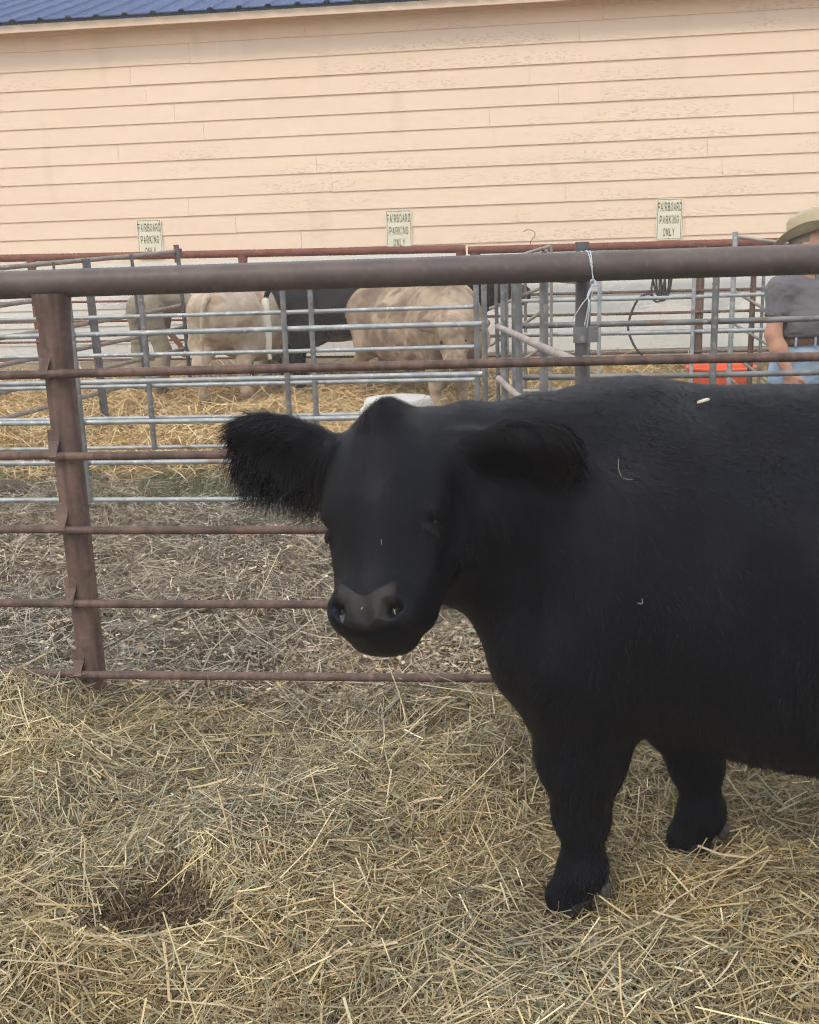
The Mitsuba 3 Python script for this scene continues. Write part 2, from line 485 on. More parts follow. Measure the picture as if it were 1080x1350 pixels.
stuff('pen_straw', 'golden orange straw spread deep in the far cattle pen', 'straw', [
    scatter(60000, wedge(7.2, 13.5, 0.6, edge3), (0.15, 0.5), 0.0066, PEN, (-0.01, 0.06), 0.34, 0.16, 41, jit=0.3),
    scatter(6000, wedge(7.3, 13.3, 0.6, edge3), (0.3, 0.4), 0.007, PEN[1:2] + PEN[3:4], (0.02, 0.09), 0.35, 0.2, 42)], 'm_straw')
LANE = [(0.3, 0.25, 0.15), (0.25, 0.22, 0.13), (0.36, 0.3, 0.19), (0.2, 0.2, 0.1), (0.17, 0.14, 0.09)]
edge4 = lambda g, x, y: (x > -0.2 + g.normal(0, 0.4, len(x))) & (y > 7.2 + g.normal(0, 0.3, len(x)))
stuff('lane_hay', 'dull scattered hay over the ground of the right hand pen', 'hay', [
    scatter(26000, wedge(7.0, 14.0, 0.6, edge4), (0.13, 0.45), 0.006, LANE, (-0.01, 0.04), 0.3, 0.2, 45),
    scatter(2500, region(-1.1, -0.35, 8.6, 9.2), (0.12, 0.4), 0.005, LANE[:3] + [(0.42, 0.36, 0.24)], (0.0, 0.2), 0.45, 0.2, 46)], 'm_hay')
GR = [(0.07, 0.105, 0.035), (0.1, 0.135, 0.05), (0.13, 0.15, 0.065), (0.16, 0.16, 0.08)]


def grass(n, seed):
    g = np.random.default_rng(seed)
    x, y = wedge(6.5, 7.75, 0.4, lambda g, x, y: nz(x, y, 1.7, 13) > 0.36 + g.normal(0, 0.06, len(x)) + 0.28 * np.abs(y - 7.25) + 0.12 * (x > -1.2))(g, n)
    n = len(x)
    d = nrm(np.stack([g.normal(0, 0.5, n), g.normal(0, 0.5, n), np.ones(n)], -1))
    p = np.stack([x, y, G(x, y) - 0.01], -1)
    L = g.uniform(0.03, 0.10, n)
    b = np.stack([g.normal(0, 0.02, n), g.normal(0, 0.02, n), -g.uniform(0, 0.02, n)], -1)
    v, f, k = blades(p, d, nrm(np.cross(d, g.normal(0, 1, (n, 3)))), L, g.uniform(0.003, 0.006, n), b)
    c = A(GR)[g.integers(0, 4, n)] * np.exp(g.normal(0, 0.2, (n, 1)))
    return v, f, np.repeat(c, k, 0)


stuff('grass', 'low green grass tufts at the edge of the golden straw', 'grass', [grass(30000, 51)], 'm_grass')
CH = [(0.55, 0.46, 0.33), (0.62, 0.55, 0.42), (0.42, 0.33, 0.22), (0.66, 0.58, 0.46), (0.5, 0.36, 0.22)]
stuff('wood_chips', 'pale wood chips and bits of husk strewn over the old hay', 'wood chips', [
    scatter(9000, wedge(3.25, 7.3, 0.4, edge2, 1.4), (0.017, 0.5), 0.010, CH, (0.012, 0.035), 0.3, 0.05, 61, segs=1),
    scatter(900, region(-0.75, 0.1, 3.35, 4.3), (0.02, 0.45), 0.012, CH, (0.015, 0.04), 0.3, 0.05, 62, segs=1)], 'm_hay')


# ------------------------------------------------------------------ the long building
def wall_fn(p, n, uv):
    peach = mix((0.79, 0.642, 0.505), (0.83, 0.687, 0.555), fbm(p.x * 0.7, p.z * 2.5, 1.0, 3))
    white = mix((0.68, 0.70, 0.68), (0.76, 0.77, 0.74), fbm(p.x * 0.9, p.z * 3, 5.0, 3))
    c = mix(white, peach, smoothstep(1.70, 1.715, p.z + 0.01 * (noise(p.x * 6, 3.0) - 0.5)))
    row = (p.z - 4.378) / 0.2325
    fr = row - dr.floor(row)                                   # 0 at a board's lower edge
    u = p.x * 0.83 + p.z * 0.31 + 0.35 * noise(p.x * 1.7, p.z * 2.3, 6.0)
    area = fbm(u * 0.8, p.z * 1.7 - p.x * 0.21, 9.0, 4) + 0.10 * smoothstep(-6.0, 3.0, p.x)
    speck = fbm(p.x * 24 + 0.3 * p.z, p.z * 95, 2.0, 3)
    wear = smoothstep(0.52, 0.74, area) * smoothstep(0.58, 0.70, speck + 0.10 * (0.5 - fr)) * smoothstep(0.85, 0.45, fr)
    c = mix(c, (0.48, 0.41, 0.335), wear * 0.48)
    drip = smoothstep(0.62, 0.85, fbm(p.x * 3.2 + 0.2 * p.z, p.z * 0.9, 4.0, 3)) * 0.16
    c = mix(c, (0.5, 0.4, 0.3), drip)
    low = smoothstep(1.45, 1.2, p.z) * smoothstep(0.75, 0.95, p.z)
    peel = low * smoothstep(0.47, 0.62, fbm(p.x * 0.8, p.z * 2.2, 12.0, 2) + 0.3 * (speck - 0.5)) * smoothstep(0.9, 0.35, fr)
    return mix(c, (0.40, 0.45, 0.47), peel * 0.75)


bsdf('m_wall', base_color=mikit.proc(wall_fn), roughness=0.75, specular=0.25)
bsdf('m_trim', base_color=mikit.proc(lambda p, n, uv: mix((0.70, 0.55, 0.42), (0.75, 0.60, 0.47), fbm(p.x * 1.3, p.z * 6, 0.0, 3))), roughness=0.7, specular=0.25)
bsdf('m_footing', base_color=mikit.proc(lambda p, n, uv: mix((0.33, 0.29, 0.23), (0.45, 0.41, 0.34), fbm(p.x * 3, p.z * 9, p.y * 3, 4))), roughness=0.9, specular=0.1)
bsdf('m_roof', base_color=mikit.proc(lambda p, n, uv: mix((0.028, 0.056, 0.15), (0.04, 0.075, 0.185), fbm(p.x * 1.1, p.y * 1.1, 0.0, 3))), roughness=0.6, specular=0.2)
bsdf('m_dark', base_color=(0.05, 0.05, 0.055), roughness=0.8)

barn = thing('fair_building', 'long building with weathered peach lap siding and a blue ribbed metal roof', 'building')
BX0, BX1 = -17.0, 11.0
part(barn, 'wall', cat(box((BX0, WALL_Y + 0.004, -0.1), (BX1, WALL_Y + 0.16, 4.72)), box((BX0, WALL_Y + 9.4, -0.1), (BX1, WALL_Y + 9.56, 4.72))), 'm_wall')
for gx_ in (BX0, BX1):
    gab = trimesh.creation.extrude_polygon(__import__('shapely').Polygon([(WALL_Y + 0.16, 0), (WALL_Y + 9.4, 0), (WALL_Y + 9.4, 4.6), (WALL_Y + 4.78, 6.2), (WALL_Y + 0.16, 4.6)]), 0.12)
    gv = gab.vertices.copy()
    gab.vertices = np.stack([gx_ + gv[:, 2] * (1 if gx_ < 0 else -1), gv[:, 0], gv[:, 1]], 1)
    if gx_ > 0:
        gab.faces = gab.faces[:, ::-1]
    part(barn, 'gable', gab, 'm_wall')
part(barn, 'footing', box((BX0, WALL_Y - 0.03, -0.2), (BX1, WALL_Y + 0.003, 0.41)), 'm_footing')
g = np.random.default_rng(3)
for k in range(0, 18):
    z0 = 4.378 - 0.2325 * k
    x = BX0 - g.uniform(0, 3) - 0.0
    x0 = BX0
    while x0 < BX1:
        x += 4.88 if k % 5 else 3.66
        if x <= x0 + 0.4:
            continue
        x1 = min(x, BX1)
        a, b, t = x0 + 0.0015, x1 - 0.0015, g.normal(0, 0.0016)
        top = z0 + 0.2325 + 0.012
        yb, yt = WALL_Y - 0.026 + t, WALL_Y - 0.006
        dz = g.normal(0, 0.0022, 2)
        v = A([[a, yb, z0 + dz[0]], [b, yb, z0 + dz[1]], [b, yt, top], [a, yt, top], [a, WALL_Y + 0.002, z0 + dz[0]], [b, WALL_Y + 0.002, z0 + dz[1]], [b, WALL_Y + 0.002, top], [a, WALL_Y + 0.002, top]])
        f = A([[0, 1, 2], [0, 2, 3], [5, 4, 7], [5, 7, 6], [4, 5, 1], [4, 1, 0], [3, 2, 6], [3, 6, 7], [4, 0, 3], [4, 3, 7], [1, 5, 6], [1, 6, 2]])
        part(barn, 'siding_board', trimesh.Trimesh(v, f, process=False), 'm_wall')
        x0 = x1
for a in np.arange(BX0, BX1, 4.0):
    part(barn, 'frieze_board', box((a + 0.002, WALL_Y - 0.045, 4.555), (min(a + 3.998, BX1), WALL_Y + 0.002, 4.70)), 'm_trim')
part(barn, 'soffit', box((BX0, WALL_Y - 0.31, 4.60), (BX1, WALL_Y - 0.046, 4.615)), 'm_trim')
for a in np.arange(BX0 + 0.7, BX1, 4.88):
    part(barn, 'fascia_board', box((a + 0.0015, WALL_Y - 0.335, 4.545), (min(a + 4.8785, BX1), WALL_Y - 0.312, 4.645)), 'm_trim')


def roof_sheet(x0, x1, y0, z0, y1, z1, pitch=0.36):
    xs = [x0]
    hs = [0.0]
    for c in np.arange(x0 + pitch / 2, x1, pitch):
        xs += [c - 0.05, c - 0.022, c + 0.022, c + 0.05]
        hs += [0.0, 0.026, 0.026, 0.0]
        for q in (0.12, 0.24):
            if c + q + 0.02 < x1:
                xs += [c + q - 0.012, c + q, c + q + 0.012]
                hs += [0.0, 0.006, 0.0]
    o = np.argsort(xs)
    xs, hs = A(xs)[o], A(hs)[o]
    xs = np.append(xs, x1)
    hs = np.append(hs, 0.0)
    n = len(xs)
    top = np.concatenate([np.stack([xs, xs * 0 + y0, z0 + hs], 1), np.stack([xs, xs * 0 + y1, z1 + hs], 1)])
    v = np.vstack([top, top - [0, 0, 0.012]])
    j = np.arange(n - 1)
    f = [np.stack([j, j + 1, j + 1 + n], 1), np.stack([j, j + 1 + n, j + n], 1)]
    o2 = 2 * n
    f += [np.stack([o2 + j, o2 + j + 1 + n, o2 + j + 1], 1), np.stack([o2 + j, o2 + j + n, o2 + j + 1 + n], 1)]
    f += [np.stack([j, o2 + j, o2 + j + 1], 1), np.stack([j, o2 + j + 1, j + 1], 1)]
    return trimesh.Trimesh(v, np.vstack(f), process=False)


roof = part(barn, 'roof', box((BX0 - 0.2, WALL_Y + 4.6, 6.52), (BX1 + 0.2, WALL_Y + 4.95, 6.55)), 'm_roof')
for a in np.arange(BX0 - 0.2, BX1, 1.08):
    part(roof, 'sheet', roof_sheet(a, a + 1.08, WALL_Y - 0.40, 4.665, WALL_Y + 4.78, 6.49), 'm_roof')
part(roof, 'back_slope', trimesh.Trimesh(A([[BX0 - 0.2, WALL_Y + 4.78, 6.49], [BX1 + 0.2, WALL_Y + 4.78, 6.49], [BX1 + 0.2, WALL_Y + 9.9, 4.66], [BX0 - 0.2, WALL_Y + 9.9, 4.66]]), A([[0, 1, 2], [0, 2, 3]]), process=False), 'm_roof')
part(roof, 'eave_trim', box((BX0 - 0.2, WALL_Y - 0.338, 4.632), (BX1 + 0.2, WALL_Y - 0.336, 4.652)), 'm_roof')

# ------------------------------------------------------------------ signs
bsdf('m_sign', base_color=mikit.proc(lambda p, n, uv: mix((0.72, 0.70, 0.56), (0.80, 0.78, 0.65), fbm(p.x * 9, p.z * 9, 0.0, 3))), roughness=0.45, specular=0.4)
bsdf('m_sign_ink', base_color=mikit.proc(lambda p, n, uv: mix((0.06, 0.075, 0.02), (0.11, 0.125, 0.05), smoothstep(0.6, 0.8, fbm(p.x * 60, p.z * 60, 0.0, 2)))), roughness=0.5)
TEXT = {}
for line in ('FAIRBOARD', 'PARKING', 'ONLY'):
    vs, fs, at, x = [], [], 0, 0.0
    for ch in line:
        m = meshkit.text_mesh(ch, 1.0, 0.002, bold=True)
        v = m.vertices.copy()
        v[:, :2] -= v[:, :2].min(0)
        wc = 0.26 if ch == 'I' else 0.74
        v[:, 0] = x + v[:, 0] / v[:, 0].max() * wc
        v[:, 1] /= v[:, 1].max()
        x += wc + 0.26
        vs.append(v)
        fs.append(m.faces + at)
        at += len(v)
    v = np.vstack(vs)
    v[:, 0] /= x - 0.26
    TEXT[line] = (v, np.vstack(fs))


def sign(cx, ztop, h, w, label, tilt):
    s = thing('parking_sign', label, 'sign', 'parking signs on the building')
    y = WALL_Y - 0.034
    R = trimesh.transformations.rotation_matrix(tilt, [0, 1, 0], [cx, y, ztop])

    def add(name, m, mat):
        m.apply_transform(R)
        part(s, name, m, mat)
    pl = trimesh.creation.extrude_polygon(__import__('shapely').box(-w / 2 + 0.015, -h + 0.015, w / 2 - 0.015, -0.015).buffer(0.015), 0.004)
    v = pl.vertices.copy()
    pl.vertices = np.stack([cx + v[:, 0], y - v[:, 2], ztop + v[:, 1]], 1)
    add('plate', pl, 'm_sign')
    bo = __import__('shapely').box(-w / 2 + 0.012, -h + 0.012, w / 2 - 0.012, -0.012)
    fr = trimesh.creation.extrude_polygon(bo.difference(bo.buffer(-0.006)), 0.0015)
    v = fr.vertices.copy()
    fr.vertices = np.stack([cx + v[:, 0], y - 0.0042 - v[:, 2], ztop + v[:, 1]], 1)
    add('border', fr, 'm_sign_ink')
    for line, a, b, ww in (('FAIRBOARD', 0.10, 0.31, 0.91), ('PARKING', 0.41, 0.61, 0.74), ('ONLY', 0.71, 0.91, 0.44)):
        v, f = TEXT[line]
        q = np.stack([cx + (v[:, 0] - 0.5) * ww * w, y - 0.0044 - v[:, 2] * 0.8, ztop - h * b + v[:, 1] * h * (b - a)], 1)
        add('lettering', trimesh.Trimesh(q, f, process=False), 'm_sign_ink')
    for zz in (-0.02, -h + 0.02):
        add('screw', cat(trimesh.creation.icosphere(1, 0.008).apply_translation([cx, y - 0.005, ztop + zz])), 'm_galv_dull')


sign(-4.827, 2.258, 0.50, 0.335, 'cream parking sign with green letters on the peach wall, leftmost of three', 0.01)
sign(-1.520, 2.258, 0.50, 0.330, 'cream parking sign with green letters on the peach wall, middle of three', -0.006)
sign(1.888, 2.277, 0.505, 0.318, 'cream parking sign with green letters on the peach wall, rightmost of three near the man', 0.012)


# ------------------------------------------------------------------ pipe fences
def strap(x, y_post, z, y_rod, r, w=0.036):
    """A bent strap, welded to the post above and hooked over the rod."""
    pr = [(y_post - 0.001, z + 0.085), (y_post - 0.006, z + 0.05), (y_rod - r * 0.6, z + r + 0.004), (y_rod - r - 0.003, z), (y_rod - r * 0.4, z - r - 0.003), (y_post - 0.002, z - r - 0.002)]
    ws = A([1.25, 1.1, 0.75, 0.8, 0.85, 1.0]) * w / 2
    v, f = [], []
    for (y, zz), hw in zip(pr, ws):
        v += [[x - hw, y, zz], [x + hw, y, zz], [x + hw, y + 0.005, zz + 0.002], [x - hw, y + 0.005, zz + 0.002]]
    for j in range(len(pr) - 1):
        a, b = 4 * j, 4 * j + 4
        for q in range(4):
            f += [[a + q, b + (q + 1) % 4, a + (q + 1) % 4], [a + q, b + q, b + (q + 1) % 4]]
    e = 4 * (len(pr) - 1)
    f += [[0, 1, 2], [0, 2, 3], [e, e + 2, e + 1], [e, e + 3, e + 2]]
    return trimesh.Trimesh(v, f, process=False)


def post_mesh(x, y, z0, z1, r):
    zs = [z0, z0 + 0.3, z0 + 0.7, z1 - 0.25, z1 - 0.1, z1 - 0.04, z1]
    return tube([[x, y, z] for z in zs], [r * 0.98, r, r, r * 1.03, r * 1.12, r * 1.24, r * 1.33], 24)


ff = thing('pipe_fence', 'rusty brown welded pipe fence with thin rods, in front of the black cow\'s pen', 'fence')
part(ff, 'top_rail', pipe((-9.4, FENCE_Y, 1.512), (7.6, FENCE_Y, 1.509), 0.0446, 28, 0.003, 1, 24), 'm_rust_rail', 30)
RODS = (1.226, 0.955, 0.706, 0.446, 0.186)
for j, px in enumerate((-1.502, 1.62, 4.7, -4.62, -7.7)):
    part(ff, 'post', post_mesh(px, FENCE_Y, -0.15, 1.478, 0.0465), 'm_rust', 30)
    for z in RODS:
        part(ff, 'strap', strap(px - 0.022, FENCE_Y - 0.0445, z, 3.190, 0.0142), 'm_rust')
EDGES = (-7.72, -4.64, -1.524, 1.6, 4.68)
for z in RODS:
    for j in range(4):
        a, b = EDGES[j], EDGES[j + 1]
        g = np.random.default_rng(int(z * 100) + j)
        part(ff, 'rod', pipe((a + 0.003, 3.190, z + g.normal(0, 0.004)), (b - 0.003, 3.190, z + g.normal(0, 0.003)), 0.0142, 12, 0.003, j + int(z * 50), 12), 'm_rust', 30)

rf = thing('pipe_fence', 'rusty red brown pipe fence along the building, left section behind the cattle', 'fence', 'pipe fences along the building')
zt = lambda x: 1.733 + (-0.636 - x) * 0.0152
part(rf, 'top_rail', pipe((-11.5, REAR_Y, zt(-11.5)), (-0.62, REAR_Y, zt(-0.62)), 0.046, 20, 0.004, 3, 12), 'm_rust_red', 30)
for px in (-0.675, -3.34, -6.04, -8.75, -11.4):
    part(rf, 'post', post_mesh(px, REAR_Y, -0.1, zt(px) - 0.03, 0.047), 'm_rust_red', 30)
for z in (1.42, 1.19, 0.95, 0.71, 0.47):
    part(rf, 'rod', pipe((-11.4, REAR_Y - 0.06, z + 0.12), (-0.66, REAR_Y - 0.06, z + 0.01), 0.014, 8, 0.006, int(z * 99), 10), 'm_rust_red', 30)
rf2 = thing('pipe_fence', 'rusty red brown pipe fence along the building, right section behind the orange tub', 'fence', 'pipe fences along the building')
part(rf2, 'top_rail', pipe((-0.59, REAR_Y, 1.714), (7.6, REAR_Y, 1.675), 0.046, 20, 0.004, 4, 12), 'm_rust_red', 30)
for px in (-0.505, 2.127, 4.8, 7.5):
    part(rf2, 'post', post_mesh(px, REAR_Y, -0.1, 1.685, 0.047), 'm_rust', 30)
for z in (1.42, 1.181, 0.936, 0.70, 0.464):
    part(rf2, 'rod', pipe((-0.52, REAR_Y - 0.06, z), (7.5, REAR_Y - 0.06, z - 0.01), 0.0165, 8, 0.006, int(z * 77), 10), 'm_rust', 30)


# ------------------------------------------------------------------ movable panels
def flat_end(a, b, r, L=0.05):
    """The flattened end of a rail where it is welded to its upright."""
    a, b = A(a, float), A(b, float)
    d = nrm(b - a)
    m = tube([a, a + d * L * 0.5, a + d * L], [r * 1.35, r * 1.25, r], 10)
    return m


def panel(label, p0, p1, zs, ups, mat='m_galv', r=0.0155, rise=0.0, name='livestock_panel', cat_='panel', group=None, umat=None, ur=0.0165, lean=0.0, base=None):
    s = thing(name, label, cat_, group)
    p0, p1 = A(p0, float), A(p1, float)
    L = np.linalg.norm(p1 - p0)
    d = (p1 - p0) / L
    nn = A([d[1], -d[0]])
    P = lambda t, z: A([*(p0 + (p1 - p0) * t), z + rise * t])
    for q, z in enumerate(zs):
        a, b = P(0, z), P(1, z)
        off = A([*(nn * 0.0), 0])
        part(s, 'rail', cat(pipe(a, b, r, 12, 0.0035, q + int(abs(p0[0]) * 31), 10), flat_end(a, b, r), flat_end(b, a, r)), mat, 40)
    for t, za, zb, rr in ups:
        a, b = P(t, za), P(t, zb)
        b = b + A([*(d * lean), 0]) * (zb - za)
        off = A([*(nn * (r + rr) * 0.7), 0])
        part(s, 'upright', pipe(a + off, b + off, rr, 12), umat or 'm_galv_dull', 40)
    return s


tt = lambda x, a, b: (x - a) / (b - a)
PZ = [1.49, 1.205, 0.922, 0.685, 0.434, 0.2]
N0, N1 = -4.7, -0.17
panel('long galvanized livestock panel just behind the front fence on the left', (N0, 5.9), (N1, 5.9), PZ,
      [(tt(-2.615, N0, N1), 0.19, 1.5, 0.0165), (tt(-1.34, N0, N1), 0.66, 1.5, 0.0165), (tt(-0.19, N0, N1), 0.06, 1.5, 0.0165), (tt(-4.6, N0, N1), 0.06, 1.5, 0.0165)], group='galvanized panels of the left pen')
F0, F1 = -6.2, -0.285
panel('long galvanized panel at the edge of the golden straw, farther of two on the left', (F0, 7.6), (F1, 7.6), [1.5, 1.238, 0.95, 0.71, 0.466, 0.236],
      [(tt(-2.805, F0, F1), 0.22, 1.51, 0.02), (tt(-1.52, F0, F1), 0.2, 1.51, 0.02), (tt(-0.302, F0, F1), 0.06, 1.51, 0.02), (tt(-4.35, F0, F1), 0.2, 1.51, 0.02), (tt(-6.15, F0, F1), 0.06, 1.51, 0.02)], group='galvanized panels of the left pen')
R0, R1 = -0.03, 3.4
panel('grey livestock panel behind the front fence on the right, in front of the man', (R0, 5.6), (R1, 5.6), [1.47, 1.205, 0.93, 0.685, 0.434, 0.19],
      [(tt(-0.015, R0, R1), 0.05, 1.49, 0.019), (tt(1.022, R0, R1), 0.18, 1.49, 0.018), (tt(2.1, R0, R1), 0.18, 1.49, 0.018), (tt(3.38, R0, R1), 0.05, 1.49, 0.018)], mat='m_galv_dull')
Q0, Q1 = -0.06, 3.3
panel('shiny galvanized livestock panel in front of the orange tub', (Q0, 8.6), (Q1, 8.6), [1.5, 1.238, 0.967, 0.732, 0.50, 0.27],
      [(tt(-0.04, Q0, Q1), 0.1, 1.52, 0.016), (tt(0.655, Q0, Q1), 0.26, 1.52, 0.016), (tt(1.4, Q0, Q1), 0.26, 1.52, 0.016), (tt(2.3, Q0, Q1), 0.26, 1.52, 0.016), (tt(3.28, Q0, Q1), 0.1, 1.52, 0.016)], umat='m_galv')
panel('grey livestock panel running back from the tied post to the alley', (0.205, 3.43), (-0.105, 5.62), [1.47, 1.2, 0.92, 0.685, 0.434, 0.19],
      [(0.02, 0.05, 1.49, 0.016), (0.40, 0.18, 1.49, 0.018), (0.73, 0.18, 1.49, 0.018), (0.985, 0.05, 1.49, 0.017)], mat='m_gate_pale', r=0.0165)
panel('dull brown grey pipe gate standing askew across the left pen', (-4.52, 7.75), (-3.53, 10.75), [1.585, 1.29, 1.03, 0.80, 0.58, 0.36],
      [(0.02, 0.1, 1.6, 0.03), (0.42, 0.28, 1.6, 0.012), (0.55, 0.1, 1.6, 0.038), (0.76, 0.25, 1.6, 0.016), (0.995, 0.2, 1.62, 0.022)], mat='m_gate', umat='m_gate_dark', r=0.021, rise=0.19, name='stock_gate', cat_='gate', lean=-0.03)


def slanted_gate(label, ends, posts, mat, r=0.014):
    s = thing('stock_gate', label, 'gate')
    for a, b in ends:
        part(s, 'rail', pipe(a, b, r, 10, 0.002, 2, 6), mat, 40)
    for a, b, rr, mm in posts:
        part(s, 'upright', pipe(a, b, rr, 10), mm, 40)
    return s


slanted_gate('narrow pale pipe gate leaning in the alley beside the tan cow\'s head',
             [((-0.16, 8.9, 1.56), (0.27, 8.55, 1.665)), ((-0.19, 9.0, 1.5), (0.24, 8.7, 1.63)), ((-0.24, 8.9, 1.17), (0.25, 8.6, 1.36)), ((-0.24, 8.9, 0.86), (0.25, 8.6, 1.18)), ((-0.22, 8.9, 0.58), (0.24, 8.6, 0.88)), ((-0.2, 8.9, 0.3), (0.22, 8.6, 0.55))],
             [((0.265, 8.53, 0.2), (0.268, 8.53, 1.68), 0.013, 'm_gate'), ((0.2, 8.62, 0.2), (0.205, 8.62, 1.68), 0.012, 'm_rust'), ((-0.1, 8.8, 0.15), (-0.1, 8.8, 1.5), 0.02, 'm_gate'), ((-0.17, 8.8, 0.15), (-0.185, 8.8, 1.5), 0.017, 'm_gate_dark'), ((0.06, 8.75, 0.2), (0.06, 8.75, 1.5), 0.014, 'm_gate')], 'm_gate_pale')
slanted_gate('pale pipe gate leaning behind the man with its rails slanting down to the right',
             [((1.83, 9.2, 1.70), (3.0, 9.0, 1.52)), ((1.84, 9.2, 1.25), (3.0, 9.0, 0.55)), ((1.84, 9.2, 0.98), (3.0, 9.0, 0.25)), ((1.84, 9.2, 0.72), (2.5, 9.05, 0.2)), ((1.84, 9.2, 0.5), (2.2, 9.1, 0.15))],
             [((1.825, 9.2, 0.2), (1.83, 9.2, 1.74), 0.022, 'm_galv'), ((2.0, 9.2, 0.2), (1.995, 9.2, 1.62), 0.024, 'm_rust'), ((2.07, 9.16, 0.25), (2.07, 9.16, 1.5), 0.014, 'm_galv_dull')], 'm_gate_pale')

sg = 'stock_gate'
part(sg, 'latch', cat(box((-3.565, 10.70, 1.66), (-3.525, 10.76, 1.84)), box((-3.53, 10.71, 1.72), (-3.47, 10.75, 1.755)), tube([(-3.50, 10.73, 1.70), (-3.50, 10.73, 1.80)], 0.014, 8)), 'm_rust_red')
wr_ = thing('wire_end', 'bent end of dark wire sticking up from the building fence above the alley gate', 'wire')
put(wr_, tube(catmull([(0.14, 12.56, 1.73), (0.155, 12.55, 1.80), (0.20, 12.55, 1.85), (0.19, 12.54, 1.90), (0.12, 12.54, 1.925), (0.06, 12.54, 1.90)], 6), 0.0042, 6), 'm_rust', True)
gp = thing('gate_post', 'dull grey pipe post tied to the front fence\'s top rail with twine', 'post')
part(gp, 'pipe', pipe((0.199, 3.335, -0.1), (0.199, 3.335, 1.582), 0.0195, 20), 'm_gate_dark', 40)
part(gp, 'cap', cat(trimesh.creation.cylinder(0.0215, 0.022, sections=20).apply_translation([0.199, 3.335, 1.574])), 'm_gate_dark', 40)
part(gp, 'clamp', cat(trimesh.creation.cylinder(0.0255, 0.05, sections=20).apply_translation([0.199, 3.335, 1.30]), box((0.215, 3.32, 1.276), (0.252, 3.35, 1.324))), 'm_galv_dull', 40)
part(gp, 'bolt', cat(box((0.202, 3.303, 1.21), (0.222, 3.318, 1.236))), 'm_galv', 40)

# twine round the top rail and the post
bsdf('m_twine', base_color=mikit.proc(lambda p, n, uv: mix((0.34, 0.42, 0.52), (0.62, 0.66, 0.7), noise(p.x * 300, p.y * 300, p.z * 300))), roughness=0.7)
tw = thing('baling_twine', 'pale blue baling twine knotted round the top rail and the grey post', 'twine')
for dx in (0.0, 0.012):
    yc, zc, rr = FENCE_Y, 1.510, 0.0465
    pts = [(0.19 + dx, 3.36, 1.545), (0.195 + dx, 3.30, 1.556)]
    for a in np.linspace(60, 205, 9):
        pts.append((0.203 + dx * (1 - (a - 60) / 145) + 0.02 * (a - 60) / 145, yc + rr * math.cos(math.radians(a)), zc + rr * math.sin(math.radians(a))))
    pts += [(0.226, 3.207, 1.47), (0.226 + dx / 3, 3.215, 1.452)]
    part(tw, 'strand', tube(catmull(pts, 5), 0.0019, 6), 'm_twine', True)
kn = cat(*[tube(catmull([(0.226 + 0.008 * math.cos(a + b), 3.207 + 0.006 * math.sin(2 * a + b), 1.462 + 0.009 * math.sin(a)) for a in np.linspace(0, 6.0, 9)], 3), 0.0022, 6) for b in (0, 1.2, 2.4)])
part(tw, 'knot', kn, 'm_twine', True)
for q, e in enumerate([(0.16, 1.35), (0.200, 1.335), (0.207, 1.33)]):
    part(tw, 'loose_end', tube(catmull([(0.224, 3.204, 1.458), (0.212 - q * 0.002, 3.196, 1.425), ((0.224 + e[0]) / 2, 3.19, 1.40), (e[0], 3.195, e[1])], 6), 0.0017, 6), 'm_twine', True)
part(tw, 'loop', tube(catmull([(0.226, 3.21, 1.465), (0.243, 3.21, 1.448), (0.240, 3.215, 1.424), (0.226, 3.21, 1.42), (0.222, 3.205, 1.44)], 6), 0.0016, 6), 'm_twine', True)

# cable coiled on the far fence
bsdf('m_rubber', base_color=(0.03, 0.028, 0.027), roughness=0.6)
cb = thing('coiled_cable', 'dark cable hanging in loops from the far fence with a loose curved end', 'cable')
for q, (cx, w, zb) in enumerate(((1.62, 0.045, 1.10), (1.66, 0.05, 1.06), (1.70, 0.055, 1.07), (1.74, 0.04, 1.09), (1.66, 0.1, 1.055))):
    a = np.linspace(0, 2 * np.pi, 22, endpoint=False)
    lean = (q - 2) * 0.02
    pts = np.stack([cx + w * np.cos(a) + lean * np.sin(a), REAR_Y - 0.07 - 0.012 * q + 0.0 * a, (1.50 + zb) / 2 + (1.50 - zb) / 2 * np.sin(a)], -1)
    part(cb, 'loop', tube(pts, 0.0125, 8, closed=True), 'm_rubber', True)
part(cb, 'loose_end', tube(catmull([(1.6, 12.5, 1.09), (1.53, 12.49, 1.145), (1.42, 12.48, 1.11), (1.33, 12.47, 0.95), (1.29, 12.46, 0.76), (1.34, 12.45, 0.6), (1.40, 12.44, 0.5), (1.46, 12.44, 0.44)], 6), 0.0135, 8), 'm_rubber', True)

# a clod at the edge of the straw
cl_ = thing('manure_clod', 'dark brown clod lying at the near edge of the golden straw, at the left', 'clod')
cm_ = trimesh.creation.icosphere(4, 1.0)
cm_.vertices = cm_.vertices * (0.72 + 0.6 * meshkit.fbm(cm_.vertices * 2.2 + 5, 4, 3))[:, None] * A([0.12, 0.10, 0.075]) + A([-3.66, 6.92, float(G(-3.66, 6.92)) + 0.03])
bsdf('m_clod', base_color=mikit.proc(lambda p, n, uv: mix((0.05, 0.038, 0.03), (0.11, 0.085, 0.065), fbm(p.x * 30, p.y * 30, p.z * 30, 3))), roughness=0.9)
put(cl_, cm_, 'm_clod', True)

